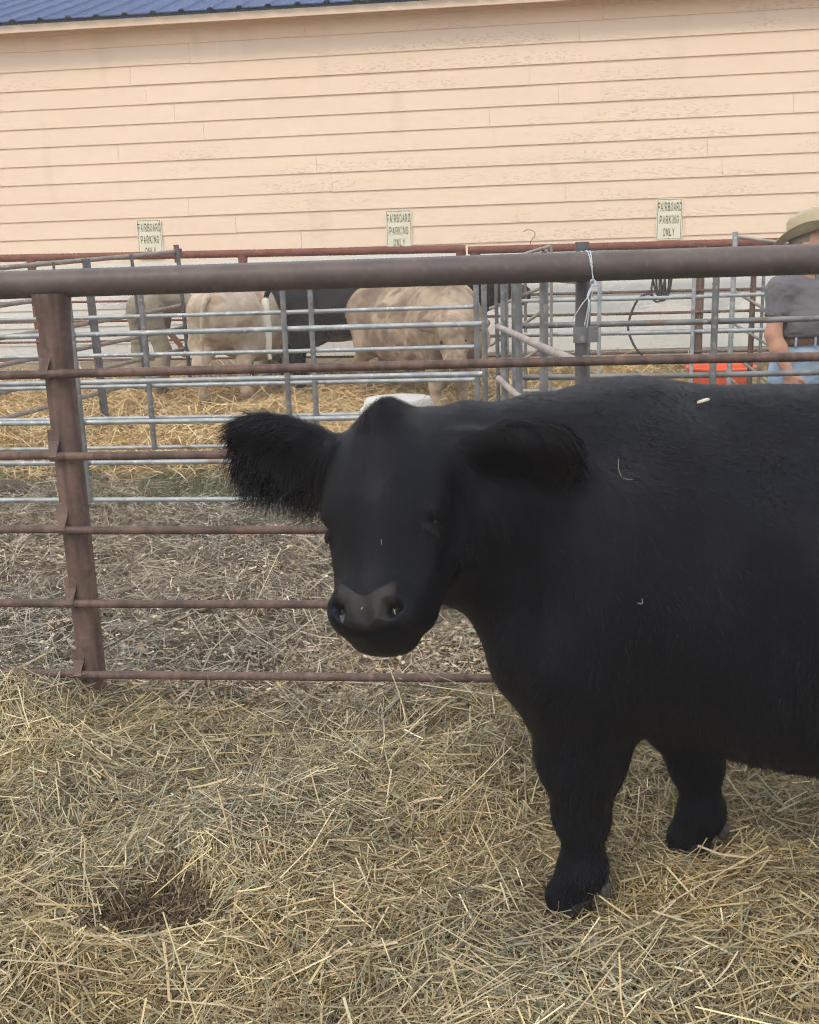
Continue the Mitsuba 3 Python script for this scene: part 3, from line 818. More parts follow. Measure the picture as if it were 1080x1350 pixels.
# tubs
bsdf('m_orange', base_color=mikit.proc(lambda p, n, uv: mix((0.62, 0.085, 0.025), (0.72, 0.12, 0.04), fbm(p.x * 7, p.y * 7, p.z * 12, 3))), roughness=0.5, specular=0.4)
bsdf('m_white_tub', base_color=mikit.proc(lambda p, n, uv: mix((0.50, 0.53, 0.55), (0.62, 0.64, 0.65), fbm(p.x * 8, p.y * 8, p.z * 8, 3))), roughness=0.5, specular=0.3)
to = thing('feed_tub', 'bright orange plastic feed tub standing on the ground left of the man', 'tub')
oz = float(G(2.0, 10.5)) + 0.0
prof = [(0.0, 0.0), (0.262, 0.0), (0.275, 0.02), (0.318, 0.235), (0.336, 0.24), (0.342, 0.25), (0.340, 0.262), (0.328, 0.268), (0.318, 0.262), (0.308, 0.245), (0.266, 0.03), (0.0, 0.02)]
part(to, 'shell', lathe(prof, 56, (2.0, 10.5, oz + 0.03)), 'm_orange', 40)
part(to, 'rim_band', lathe([(0.3125, 0.20), (0.3225, 0.202), (0.3255, 0.215), (0.3165, 0.217), (0.3125, 0.20)], 56, (2.0, 10.5, oz + 0.03)), 'm_orange', 40)
part(to, 'rope_handle', tube(catmull([(2.17, 10.25, oz + 0.26), (2.2, 10.22, oz + 0.29), (2.24, 10.26, oz + 0.3)], 5), 0.008, 8), 'm_twine', True)
tu = thing('feed_tub', 'white upturned plastic tub lying on the golden straw in front of the cream cow', 'tub')
wz = float(G(-1.12, 9.5))
part(tu, 'shell', lathe([(0.345, 0.0), (0.35, 0.02), (0.335, 0.03), (0.318, 0.09), (0.30, 0.112), (0.2, 0.125), (0.0, 0.13)][::-1], 48, (-1.12, 9.5, wz + 0.085)), 'm_white_tub', 40)
part(tu, 'rim', lathe([(0.336, 0.0), (0.362, 0.0), (0.365, 0.012), (0.358, 0.024), (0.336, 0.02), (0.336, 0.0)], 48, (-1.12, 9.5, wz + 0.085)), 'm_white_tub', 40)


# ------------------------------------------------------------------ cattle
class Head:
    """The head's own frame: s to the right of someone facing it, a down the face, n out of the face."""

    def __init__(self, poll, muzzle, face, size=1.0, wide=1.0):
        self.o = A(poll, float)
        self.a = nrm(A(muzzle, float) - self.o)
        f = A(face, float)
        self.n = nrm(f - self.a * (f @ self.a))
        self.s = np.cross(self.a, self.n) * -1.0
        self.k, self.w = size, wide
        self.M = np.stack([self.s, self.a, self.n])

    def __call__(self, s, a, n):
        return self.o + self.k * (s * self.w * self.s + a * self.a + n * self.n)

    def local(self, p):
        return ((p - self.o) @ self.M.T) / (self.k * A([self.w, 1, 1]))


def cow_body(spec):
    """The whole animal as one smooth body: x forward from the withers, y to the left, z up."""
    B = Body()
    w = spec.get('wide', 1.0)
    low = spec.get('belly', 0.0)
    B.ell((-0.55, 0, 0.80 - low / 2), (0.80, 0.385 * w, 0.415 + low / 2), 0.1)
    B.ell((-0.12, 0, 0.835), (0.46, 0.33 * w, 0.36), 0.12)
    B.cone((0.08, 0, 1.105), (-1.42, 0, 1.095), 0.10, 0.12, 0.14)
    for y in (-1, 1):
        B.cone((0.02, y * 0.17 * w, 1.05), (0.22, y * 0.19 * w, 0.70), 0.12, 0.15, 0.12)
        B.ell((-1.25, y * 0.215 * w, 1.10), (0.10, 0.06, 0.075), 0.08)
        B.ell((-1.60, y * 0.11 * w, 1.00), (0.06, 0.05, 0.07), 0.08)
        B.ell((-1.0, y * 0.40 * w, 1.02), (0.13, 0.07, 0.11), 0.10, None, -1)
    B.ell((0.165, 0, 0.71), (0.18, 0.19 * w, 0.17), 0.11)
    B.ell((0.315, 0, 0.685), (0.062, 0.055, 0.105), 0.045)
    for y in (-1, 1):
        B.ell((-0.20, y * 0.37 * w, 0.82), (0.045, 0.03, 0.22), 0.07, None, -1)
    B.ell((-1.3, 0, 0.93), (0.36, 0.29 * w, 0.31), 0.12)
    H = Head(spec['poll'], spec['muzzle'], spec['face'], spec.get('hsize', 1.0), spec.get('hwide', 1.0))
    nb = H(0, 0.10, -0.19)
    B.cone((0.10, 0, 0.985), nb, 0.26, 0.145, 0.12)
    B.cone((0.06, 0, 1.09), H(0, 0.10, -0.165), 0.13, 0.108, 0.10)
    B.cone((0.225, 0.0, 0.785), H(0, 0.24, -0.22), 0.14, 0.078, 0.10)
    for i, (fx, fy, el) in enumerate(spec['fore']):
        s = 1 if fy > 0 else -1
        e = A([el, s * 0.155 * w, 0.62])
        kn = A([fx - 0.005 + 0.12 * (el - fx), fy, 0.285])
        B.cone(e, (0.6 * kn[0] + 0.4 * e[0], 0.7 * fy + 0.3 * e[1], 0.42), 0.14, 0.096, 0.09)
        B.cone((0.6 * kn[0] + 0.4 * e[0], 0.7 * fy + 0.3 * e[1], 0.42), kn, 0.096, 0.062, 0.06)
        B.ell(kn + A([0.008, 0, -0.01]), (0.06, 0.057, 0.065), 0.04)
        B.cone(kn, (fx - 0.005, fy, 0.15), 0.053, 0.049, 0.04)
        B.ell((fx - 0.006, fy, 0.135), (0.055, 0.054, 0.05), 0.04)
        B.cone((fx - 0.005, fy, 0.13), (fx + 0.03, fy, 0.055), 0.050, 0.055, 0.03)
    for fx, fy in spec['hind']:
        s = 1 if fy > 0 else -1
        B.cone((-1.28, s * 0.17 * w, 0.92), (fx + 0.16, s * 0.2 * w, 0.64), 0.22, 0.15, 0.1)
        B.cone((fx + 0.14, s * 0.19 * w, 0.62), (fx - 0.05, fy, 0.43), 0.135, 0.07, 0.08)
        B.ell((fx - 0.055, fy, 0.43), (0.07, 0.055, 0.07), 0.05)
        B.cone((fx - 0.045, fy, 0.42), (fx - 0.01, fy, 0.15), 0.056, 0.05, 0.05)
        B.ell((fx - 0.015, fy, 0.135), (0.06, 0.056, 0.05), 0.04)
        B.cone((fx - 0.01, fy, 0.13), (fx + 0.03, fy, 0.055), 0.052, 0.058, 0.03)
    # head
    X = H.M
    k = H.k
    e = lambda c, r, kk=0.05, op=1: B.ell(H(*c), A(r) * A([H.w, 1, 1]) * k, kk * k, X, op)
    e((0, 0.13, -0.105), (0.094, 0.14, 0.105), 0.05)
    e((0, 0.026, -0.085), (0.034, 0.062, 0.055), 0.06)
    e((0, 0.155, -0.085), (0.118, 0.12, 0.082), 0.05)
    for q in (-1, 1):
        e((q * 0.090, 0.190, -0.086), (0.037, 0.034, 0.05), 0.03)
        B.cone(H(q * 0.072, 0.17, -0.2), H(q * 0.052, 0.385, -0.125), 0.075 * k, 0.05 * k, 0.06 * k)
        B.cone(H(q * 0.086, 0.255, -0.09), H(q * 0.066, 0.335, -0.09), 0.024 * k, 0.024 * k, 0.04 * k)
    B.cone(H(0, 0.18, -0.068), H(0, 0.375, -0.062), 0.076 * k, 0.060 * k, 0.06 * k, X[0], 1.08)
    e((0, 0.405, -0.07), (0.081, 0.062, 0.068), 0.05)
    for q in (-1, 1):
        e((q * 0.05, 0.408, -0.042), (0.037, 0.036, 0.04), 0.03)
    e((0, 0.43, -0.055), (0.062, 0.042, 0.055), 0.03)
    B.cone(H(-0.044, 0.374, -0.016), H(0.044, 0.374, -0.016), 0.017 * k, 0.017 * k, 0.018 * k)
    B.cone(H(0, 0.395, 0.016), H(0, 0.44, 0.012), 0.010 * k, 0.010 * k, 0.012 * k, op=-1)
    e((0, 0.455, -0.105), (0.062, 0.032, 0.055), 0.025)          # chin
    for q in (-1, 1):
        e((q * 0.047, 0.412, -0.004), (0.008, 0.013, 0.020), 0.012, -1)
        e((q * 0.058, 0.404, -0.006), (0.012, 0.007, 0.016), 0.012, -1)
        e((q * 0.113, 0.224, -0.07), (0.022, 0.014, 0.026), 0.02, -1)    # eye socket
        B.cone(H(q * 0.104, 0.205, -0.045), H(q * 0.117, 0.210, -0.095), 0.013 * k, 0.011 * k, 0.015 * k)   # upper lid and brow
        B.cone(H(q * 0.101, 0.243, -0.052), H(q * 0.111, 0.238, -0.095), 0.011 * k, 0.009 * k, 0.012 * k)
    B.cone(H(-0.06, 0.447, -0.075), H(0, 0.449, -0.022), 0.005 * k, 0.004 * k, 0.012 * k, op=-1)      # mouth
    B.cone(H(0, 0.449, -0.022), H(0.06, 0.447, -0.075), 0.004 * k, 0.005 * k, 0.012 * k, op=-1)
    # ears
    for q, (d, fdir) in zip((-1, 1), spec['ears']):
        r0 = H(q * 0.098, 0.062, -0.135)
        d = nrm(A(d, float))
        fd = A(fdir, float)
        fd = nrm(fd - d * (fd @ d))
        M = np.stack([d, np.cross(fd, d), fd])
        B.cone(r0 - d * 0.02, r0 + d * 0.06 * k, 0.042 * k, 0.035 * k, 0.04 * k)
        el = spec.get('ear', 1.0) * k
        B.ell(r0 + d * 0.115 * el, A([0.105, 0.058, 0.026]) * el, 0.035 * k, M)
        B.ell(r0 + d * 0.12 * el + fd * 0.026 * el, A([0.075, 0.036, 0.014]) * el, 0.02 * k, M, -1)
    return B, H


def hoof_mesh(fx, fy, k=1.0, z=0.0):
    out = []
    for s in (-1, 1):
        v, f = [], []
        n = 14
        for zz, rx, ry, ox in ((0.0, 0.062, 0.031, 0.052), (0.012, 0.061, 0.031, 0.05), (0.07, 0.042, 0.024, 0.026), (0.078, 0.03, 0.018, 0.024)):
            for a in np.arange(n) * 2 * np.pi / n:
                v.append([fx + k * (ox + rx * math.cos(a)), fy + k * (s * 0.029 + ry * math.sin(a) - s * 0.10 * max(ox + rx * math.cos(a) - 0.06, 0)), z + k * zz])
        for j in range(3):
            for i in range(n):
                a, b = j * n + i, j * n + (i + 1) % n
                f += [[a, b, b + n], [a, b + n, a + n]]
        v += [[fx + k * 0.05, fy + k * s * 0.029, z], [fx + k * 0.024, fy + k * s * 0.029, z + 0.08 * k]]
        c0, c1 = len(v) - 2, len(v) - 1
        for i in range(n):
            f += [[c0, (i + 1) % n, i], [c1, 3 * n + i, 3 * n + (i + 1) % n]]
        out.append(trimesh.Trimesh(v, f, process=False))
    return cat(out)


def tail_mesh(len_=0.95, side=0.0, r=0.028):
    p = catmull([(-1.58, 0, 1.10), (-1.68, side * 0.2, 1.06), (-1.72, side * 0.5, 0.9), (-1.71, side * 0.8, 0.6), (-1.68, side, 1.10 - len_)], 8)
    t = np.linspace(0, 1, len(p))
    return tube(p, r * (1.3 - 0.7 * sstep(0, 0.6, t)), 10), p


def place(mesh, M):
    m = mesh.copy()
    m.apply_transform(M)
    return m


def frame(x, y, theta, z=0.0, s=1.0):
    c, q = math.cos(theta), math.sin(theta)
    return A([[s * c, -s * q, 0, x], [s * q, s * c, 0, y], [0, 0, s, z], [0, 0, 0, 1.0]])


# the black cow, seen from its left side, its head turned to the camera
bsdf('m_black_hide', base_color=mikit.proc(lambda p, n, uv: mix((0.0020, 0.0025, 0.0046), (0.0034, 0.0039, 0.0064), fbm(p.x * 7, p.y * 7, p.z * 4, 3))), roughness=0.5, specular=0.14, spec_tint=0.5, sheen=0.05)
MAIN = frame(0.30, 2.32, math.pi, 0.0)
toL = lambda p: (A([*p, 1.0]) @ np.linalg.inv(MAIN).T)[:3]
MC = dict(fore=[(0.163, 0.14, 0.165), (-0.158, -0.13, -0.02)], hind=[(-1.52, 0.17), (-1.38, -0.17)], wide=1.0, belly=0.045,
          poll=toL((-0.284, 1.995, 1.250)), muzzle=toL((-0.288, 1.79, 0.87)), face=(0.22, 0.97, 0.0),
          ears=[((0.93, -0.16, 0.24), (0.25, 0.85, -0.5)), ((-0.90, 0.22, 0.12), (0.15, 0.70, -0.70))], hsize=0.97, hwide=1.06, ear=1.3)
body, HEAD = cow_body(MC)
bm = body.mesh(0.0085)
nv = bm.vertex_normals
fold = np.sin(bm.vertices[:, 0] * 46 + bm.vertices[:, 2] * 9 + 5 * meshkit.fbm(bm.vertices * 3, 2, 15)) * sstep(0.22, 0.32, bm.vertices[:, 0]) * sstep(0.5, 0.42, bm.vertices[:, 0]) * (bm.vertices[:, 2] > 0.5)
bm.vertices = bm.vertices + nv * (0.005 * fold + 0.020 * (meshkit.fbm(bm.vertices * A([4.5, 4.5, 3.0]), 3, 4) - 0.5) + 0.003 * (meshkit.fbm(bm.vertices * 22, 2, 8) - 0.5))[:, None]
cow = thing('black_cow', 'large black cow standing in straw with its head turned to the camera', 'cow')
put(cow + '__hide', place(bm, MAIN), 'm_black_hide', True)


def fur_patch(mesh, n, L, w, flow, lift, seed, keep=None, droop=0.0, col=((0.0018, 0.0024, 0.0056), (0.0034, 0.004, 0.0076), (0.0068, 0.0066, 0.0088)), jit=0.28, dust=1.0):
    """Short hairs rooted on the mesh (local coordinates)."""
    g = np.random.default_rng(seed)
    v, f = mesh.vertices, mesh.faces
    tri = v[f]
    fn = np.cross(tri[:, 1] - tri[:, 0], tri[:, 2] - tri[:, 0])
    area = np.linalg.norm(fn, axis=1)
    c = tri.mean(1)
    wt = area * (keep(c) if keep is not None else 1)
    if wt.sum() == 0:
        return None
    q = g.choice(len(f), n, p=wt / wt.sum())
    r1, r2 = np.sqrt(g.uniform(0, 1, n)), g.uniform(0, 1, n)
    p = (1 - r1)[:, None] * tri[q, 0] + (r1 * (1 - r2))[:, None] * tri[q, 1] + (r1 * r2)[:, None] * tri[q, 2]
    nn = nrm(fn[q])
    fl = flow(p, nn)
    fl = nrm(fl - nn * (fl * nn).sum(1, keepdims=True))
    wav = (meshkit.fbm(p * 9, 2, 3) - 0.5)[:, None] * 1.9
    fl = nrm(fl + np.cross(nn, fl) * wav + g.normal(0, 0.16, (n, 3)))
    LL = L * g.uniform(0.55, 1.3, n)
    d = nrm(fl + nn * (lift * g.uniform(0.4, 1.5, n))[:, None])
    b = -nn * (LL * lift * 0.5)[:, None] + A([0, 0, -1.0]) * (droop * LL)[:, None]
    V, F, k = blades(p - nn * 0.001, d, nrm(np.cross(d, nn)), LL, w * g.uniform(0.6, 1.3, n), b, True, 2)
    C = A(col)[g.integers(0, len(col), n)] * np.exp(g.normal(0, jit, (n, 1)))
    C = C * np.exp(1.6 * (meshkit.fbm(p * A([17, 17, 6.0]), 3, 14) - 0.5))[:, None]
    du = sstep(0.5, 0.72, meshkit.fbm(p * A([2.2, 2.2, 3.0]), 3, 12))[:, None] * dust
    C = C + A([[0.012, 0.0095, 0.0075]]) * du * g.uniform(0, 1, (n, 1))
    return V, F, np.repeat(C, k, 0)


def to_world(sets, M):
    m, c = merged(*[s for s in sets if s is not None])
    return (m[0] @ M[:3, :3].T + M[:3, 3], m[1]), c


def is_head(c):
    l = HEAD.local(c)
    return (np.abs(l[:, 0]) < 0.125) & (l[:, 1] > -0.06) & (l[:, 1] < 0.5) & (l[:, 2] > -0.27 + 0.1 * (l[:, 1] < 0.1))


def is_ear(c):
    r = np.zeros(len(c), bool)
    for q, (d, fd) in zip((-1, 1), MC['ears']):
        d = nrm(A(d))
        fd = nrm(A(fd) - d * (A(fd) @ d))
        v = c - HEAD(q * 0.098, 0.062, -0.135)
        k = HEAD.k * MC['ear']
        x, y, z = v @ d / k - 0.125, v @ np.cross(fd, d) / k, v @ fd / k
        r |= ((x / 0.105)**2 + (y / 0.075)**2 < 1) & (z > -0.032) & (z < 0.08)
    return r


wet = lambda l: (np.abs(l[:, 0]) < 0.068) & (l[:, 1] > 0.372) & (l[:, 2] > -0.055)
down = lambda p, n: np.tile(A([0, 0, -1.0]), (len(p), 1)) + A([-0.75, 0, 0]) * sstep(0.6, 1.1, p[:, 2])[:, None]
near_w = lambda c: np.where(c[:, 0] > -0.75, 1.0, 0.12) * np.where(c[:, 1] > -0.25, 1.0, 0.35)
fur = to_world([
    fur_patch(bm, 90000, 0.020, 0.0016, down, 0.34, 1, lambda c: near_w(c) * ~is_head(c) * ~is_ear(c) * (c[:, 2] > 0.085)),
    fur_patch(bm, 9000, 0.032, 0.0018, down, 0.55, 2, lambda c: near_w(c) * ~is_head(c) * ~is_ear(c) * (c[:, 2] > 0.10) * (c[:, 2] < 0.6)),
    fur_patch(bm, 40000, 0.0085, 0.0011, lambda p, n: np.tile(HEAD.a, (len(p), 1)) + HEAD.s * np.sign(HEAD.local(p)[:, :1]) * 0.5, 0.30, 3, lambda c: is_head(c) & ~wet(HEAD.local(c)), 0.0, ((0.0052, 0.0055, 0.0075), (0.008, 0.0082, 0.010), (0.013, 0.0125, 0.0135))),
], MAIN)
put(cow + '__coat', fur[0], 'm_hair', color=fur[1])
labels[cow + '__coat'] = {'kind': 'stuff', 'label': 'short black hair of the coat'}
tuft = to_world([
    fur_patch(bm, 2600, 0.026, 0.0014, lambda p, n: np.tile(HEAD.n * 0.3 - HEAD.a * 0.9, (len(p), 1)) - HEAD.s * np.clip(HEAD.local(p)[:, :1] * 14, -1, 1), 0.6, 5, lambda c: sstep(0.06, 0.015, np.abs(HEAD.local(c)[:, 0])) * sstep(0.08, 0.0, HEAD.local(c)[:, 1]) * (HEAD.local(c)[:, 1] > -0.06) * (HEAD.local(c)[:, 2] > -0.15)),
], MAIN)
put(cow + '__forelock', tuft[0], 'm_hair', color=tuft[1])
labels[cow + '__forelock'] = {'kind': 'stuff', 'label': 'tuft of longer hair on the crown of the head'}
for q, (d, fd) in zip((-1, 1), MC['ears']):
    d = nrm(A(d))
    r0 = HEAD(q * 0.098, 0.062, -0.135)
    ear_keep = lambda c, q=q: is_ear(c) & (np.sign(HEAD.local(c)[:, 0]) == q)
    tip = lambda c, d=d, r0=r0: sstep(0.02, 0.2, (c - r0) @ d)
    far_ = lambda c, d=d, r0=r0: sstep(0.03, 0.075, (c - r0) @ d)
    out = lambda p, n: np.tile(d * 0.75 + A([0, 0, -0.55]), (len(p), 1))
    q_low = lambda c, d=d: ((c - r0) @ nrm(np.cross(d, np.cross(A([0, 0, -1.0]), d)))) > 0.012
    hang = lambda p, n: np.tile(d * 0.45 + A([0, 0, -1.0]), (len(p), 1))
    CE = ((0.003, 0.0034, 0.006), (0.005, 0.0053, 0.008), (0.0105, 0.0098, 0.0112)) if q < 0 else ((0.0022, 0.0028, 0.0056), (0.0038, 0.0044, 0.0078), (0.0068, 0.0070, 0.0094))
    eh = to_world([
        fur_patch(bm, 10000, 0.036, 0.0016, out, 0.5, 7 + q, lambda c: ear_keep(c) * (0.15 + far_(c)), 0.3, CE),
        fur_patch(bm, 4200, 0.10 if q < 0 else 0.068, 0.0018, hang, 0.5, 17 + q, lambda c: ear_keep(c) * q_low(c) * far_(c), 0.35, CE),
        fur_patch(bm, 3000, 0.065 if q < 0 else 0.04, 0.0016, out, 0.6, 27 + q, lambda c: ear_keep(c) * tip(c), 0.15, CE),
    ], MAIN)
    key = part(cow, 'ear_hair', eh[0], 'm_hair', color=eh[1])
    labels[key] = {'kind': 'stuff', 'label': 'long shaggy black hair fringing the ear'}


def nose_fn(p, n, uv):
    q = [float(x) for x in NOSE_AT]
    c = mix((0.0048, 0.0048, 0.0054), (0.010, 0.0095, 0.0098), fbm(p.x * 60, p.y * 60, p.z * 60, 3))
    g = fbm(p.x * 55, p.y * 55, p.z * 40, 3)
    w = 0.0
    for (x, z, r) in NOSE_SPOTS:
        d = dr.sqrt(dr.square(p.x - x) + dr.square((p.z - z) * 0.75))
        w = w + smoothstep(r, r * 0.3, d)
    return mix(c, (0.22, 0.24, 0.27), dr.clip(w, 0, 1) * smoothstep(0.53, 0.66, g) * 0.7)


mw = lambda p: (MAIN @ A([*p, 1.0]))[:3]
NOSE_AT = mw(HEAD(0, 0.41, 0.0))
NOSE_SPOTS = [(*mw(HEAD(-0.066, 0.415, -0.02))[[0, 2]], 0.016), (*mw(HEAD(-0.05, 0.435, -0.01))[[0, 2]], 0.014), (*mw(HEAD(0.056, 0.428, -0.01))[[0, 2]], 0.016)]
bsdf('m_nose', base_color=mikit.proc(nose_fn), roughness=mikit.proc(lambda p, n, uv: 0.27 + 0.2 * fbm(p.x * 90, p.y * 90, p.z * 90, 2)), specular=0.32)
bumped('m_nose', None, lambda p, n, uv: voronoi(p.x * 260, p.z * 260 + p.y * 120)[0], 0.0009, 6e-4)
l = HEAD.local(bm.vertices)
nx_ = np.abs(l[:, 0])
top_ = 0.366 + 0.016 * np.cos(nx_ / 0.062 * np.pi)
rad_ = ((nx_ / 0.061)**2.6 + (np.maximum(l[:, 1] - 0.40, 0) / 0.052)**2.6)
edge_ = np.minimum.reduce([sstep(1.2, 0.5, rad_), sstep(top_ - 0.022, top_ + 0.022, l[:, 1]), sstep(-0.09, -0.06, l[:, 2])])
vn = bm.vertex_normals
nose_v = bm.vertices + vn * (-0.0022 + 0.0040 * edge_)[:, None]
fsel = (edge_[bm.faces] > 0).any(1)
nm = trimesh.Trimesh(nose_v, bm.faces[fsel], process=False)
nm.remove_unreferenced_vertices()
key = put(cow + '__nose', place(nm, MAIN), 'm_nose', True)
labels[key] = {'label': 'moist dark grey nose with pale crust beside the nostrils'}
bsdf('m_eye', base_color=(0.012, 0.01, 0.012), roughness=0.12, specular=0.5)
bsdf('m_lid', base_color=mikit.proc(lambda p, n, uv: mix((0.006, 0.006, 0.0075), (0.014, 0.0135, 0.014), fbm(p.x * 90, p.y * 90, p.z * 140, 3))), roughness=0.45, specular=0.3)
for q in (-1, 1):
    c = HEAD(q * 0.0935, 0.222, -0.070)
    ek = part(cow, 'eye', place(trimesh.creation.icosphere(4, 0.0205).apply_translation(c), MAIN), 'm_eye', True)
    sp = trimesh.creation.icosphere(4, 0.0228)
    ld = sp.vertices @ nrm(HEAD.a + 0.25 * HEAD.n)
    for nme, sel in (('upper_lid', ld < -0.0005), ('lower_lid', ld > 0.0085)):
        m = trimesh.Trimesh(sp.vertices * 1.0, sp.faces[sel[sp.faces].all(1)], process=False)
        m.remove_unreferenced_vertices()
        part(ek, nme, place(m.apply_translation(c), MAIN), 'm_lid', True)
    # creases of skin round the lids
    for off, ln, r in ((-0.026, 0.030, 0.0045), (0.023, 0.026, 0.0042), (0.031, 0.022, 0.0035)):
        pts = [HEAD(q * (0.093 + 0.006 * math.cos(t * 1.2)) , 0.222 + off * math.cos(t * 0.9), -0.070 + ln * math.sin(t) + 0.004) + HEAD.s * q * (0.0165 * math.cos(t * 1.1)) for t in np.linspace(-1.1, 1.1, 9)]
        part(ek, 'lid_crease', place(tube(catmull(pts, 3), r * np.sin(np.linspace(0.15, np.pi - 0.15, 25)), 8), MAIN), 'm_lid', True)
bsdf('m_hoof', base_color=mikit.proc(lambda p, n, uv: mix((0.007, 0.0065, 0.0065), (0.02, 0.017, 0.015), fbm(p.x * 20, p.y * 20, p.z * 60, 3))), roughness=0.55)
bsdf('m_dewclaw', base_color=mikit.proc(lambda p, n, uv: mix((0.02, 0.018, 0.017), (0.10, 0.095, 0.088), fbm(p.x * 60, p.y * 60, p.z * 60, 2))), roughness=0.6)
for fx, fy in [(a, b) for a, b, _ in MC['fore']] + MC['hind']:
    zz = 0.0
    part(cow, 'hoof', place(hoof_mesh(fx - 0.012, fy, 1.0, zz), MAIN), 'm_hoof', 40)
    part(cow, 'dewclaw', place(cat([trimesh.creation.icosphere(2, 0.017).apply_transform(np.diag([0.9, 0.8, 1.3, 1])).apply_translation([fx - 0.055, fy + s * 0.024, 0.092]) for s in (-1, 1)]), MAIN), 'm_dewclaw', 40)
tm, tp = tail_mesh(0.9, 0.06)
sw = fur_patch(tm, 2600, 0.16, 0.0025, lambda p, n: np.tile(A([0, 0, -1.0]), (len(p), 1)), 0.15, 9, lambda c: c[:, 2] < 0.45)
tl = put(cow + '__tail', place(tm, MAIN), 'm_black_hide', True)
ws = to_world([sw], MAIN)
put(tl + '__switch', ws[0], 'm_hair', color=ws[1])
labels[tl + '__switch'] = {'kind': 'stuff', 'label': 'black hair at the end of the tail'}

# straws that lie on the black cow
g = np.random.default_rng(77)
WP = bm.vertices @ MAIN[:3, :3].T + MAIN[:3, 3]
WN = bm.vertex_normals @ MAIN[:3, :3].T


def on_cow(x, z, dx, dz, w, name, label, front=True):
    """A stalk lying on the cow's hide about (x, z), seen from the camera's side."""
    sel = WN[:, 1] < -0.05 if front else WN[:, 2] > 0.5
    pts = []
    for t in np.linspace(-0.5, 0.5, 4):
        qx, qz = x + dx * t, z + dz * t
        d = (WP[:, 0] - qx)**2 + (WP[:, 2] - qz)**2 + 10 * (~sel)
        j = np.argmin(d)
        pts.append(WP[j] + WN[j] * 0.010)
    k = thing(name, label, 'straw', 'bits of straw on the black cow')
    put(k, tube(catmull(pts, 3), w, 5), 'm_stalk', True)


bsdf('m_stalk', base_color=(0.25, 0.215, 0.15), roughness=0.6)
bsdf('m_pale_stalk', base_color=(0.55, 0.52, 0.41), roughness=0.6)
on_cow(0.20, 1.115, 0.008, -0.03, 0.0007, 'straw_stalk', 'thin straw stalk on the black cow\'s shoulder below its back')
on_cow(0.215, 1.098, 0.018, 0.002, 0.0006, 'straw_stalk', 'short flat straw bit on the black cow\'s shoulder under the thin stalk')
on_cow(0.24, 0.865, 0.008, 0.012, 0.0011, 'straw_stalk', 'small tan straw bit on the middle of the black cow\'s side')
on_cow(-0.262, 1.02, 0.001, -0.01, 0.0008, 'straw_stalk', 'tiny straw sliver on the black cow\'s face between the eyes')
on_cow(-0.292, 0.905, 0.003, 0.009, 0.0009, 'straw_stalk', 'straw bit standing on top of the black cow\'s nose')
on_cow(-0.232, 0.90, 0.014, -0.012, 0.0009, 'straw_stalk', 'straw sliver by the nostril on the right of the black cow\'s nose')
j = np.argmin((WP[:, 0] - 0.385)**2 + (WP[:, 1] - 2.2)**2 + 10 * (WN[:, 2] < 0.5))
k = thing('feather', 'cream white feathery scrap lying on top of the black cow\'s back', 'feather')
fv = 0.44 * A([[-0.028, 0, 0.0], [-0.012, -0.006, 0.004], [0.006, -0.009, 0.009], [0.022, -0.005, 0.013], [0.03, 0, 0.015], [0.02, 0.008, 0.016], [0.004, 0.009, 0.012], [-0.014, 0.006, 0.006]])
fm = trimesh.Trimesh(np.vstack([fv, fv + [0, 0, 0.004]]), [[0, a, a + 1] for a in range(1, 7)][::-1] + [[8, 8 + a, 9 + a] for a in range(1, 7)] + sum([[[a, (a + 1) % 8, 8 + (a + 1) % 8], [a, 8 + (a + 1) % 8, 8 + a]] for a in range(8)], []), process=False)
put(k, fm.apply_translation(WP[j] + A([0, 0, 0.008])), 'm_pale_stalk')


# the cattle of the far pen
def cream_fn(a, b, c, s):
    def fn(p, n, uv):
        f = fbm(p.x * 3.4 + s, p.y * 3.4, p.z * 2.6, 3)
        h = fbm(p.x * 22, p.y * 22, p.z * 9 + s, 3)
        m = mix(a, b, smoothstep(0.32, 0.68, f * 0.7 + h * 0.3))
        return mix(m, c, smoothstep(0.5, 0.7, fbm(p.x * 6 + s, p.y * 6, p.z * 7, 3)) * 0.8)
    return fn


bsdf('m_cream', base_color=mikit.proc(cream_fn((0.34, 0.275, 0.215), (0.48, 0.415, 0.335), (0.28, 0.205, 0.14), 3.0)), roughness=0.85, specular=0.15, sheen=0.3)
bsdf('m_tan', base_color=mikit.proc(cream_fn((0.20, 0.148, 0.11), (0.40, 0.315, 0.235), (0.15, 0.11, 0.085), 11.0)), roughness=0.85, specular=0.15, sheen=0.3)
bsdf('m_far_black', base_color=(0.008, 0.008, 0.011), roughness=0.7, specular=0.2)
bsdf('m_pink_nose', base_color=(0.27, 0.18, 0.16), roughness=0.5)
for mat in ('m_cream', 'm_tan'):
    bumped(mat, None, lambda p, n, uv: fbm(p.x * 34, p.y * 34, p.z * 16, 3), 0.012, 4e-3)


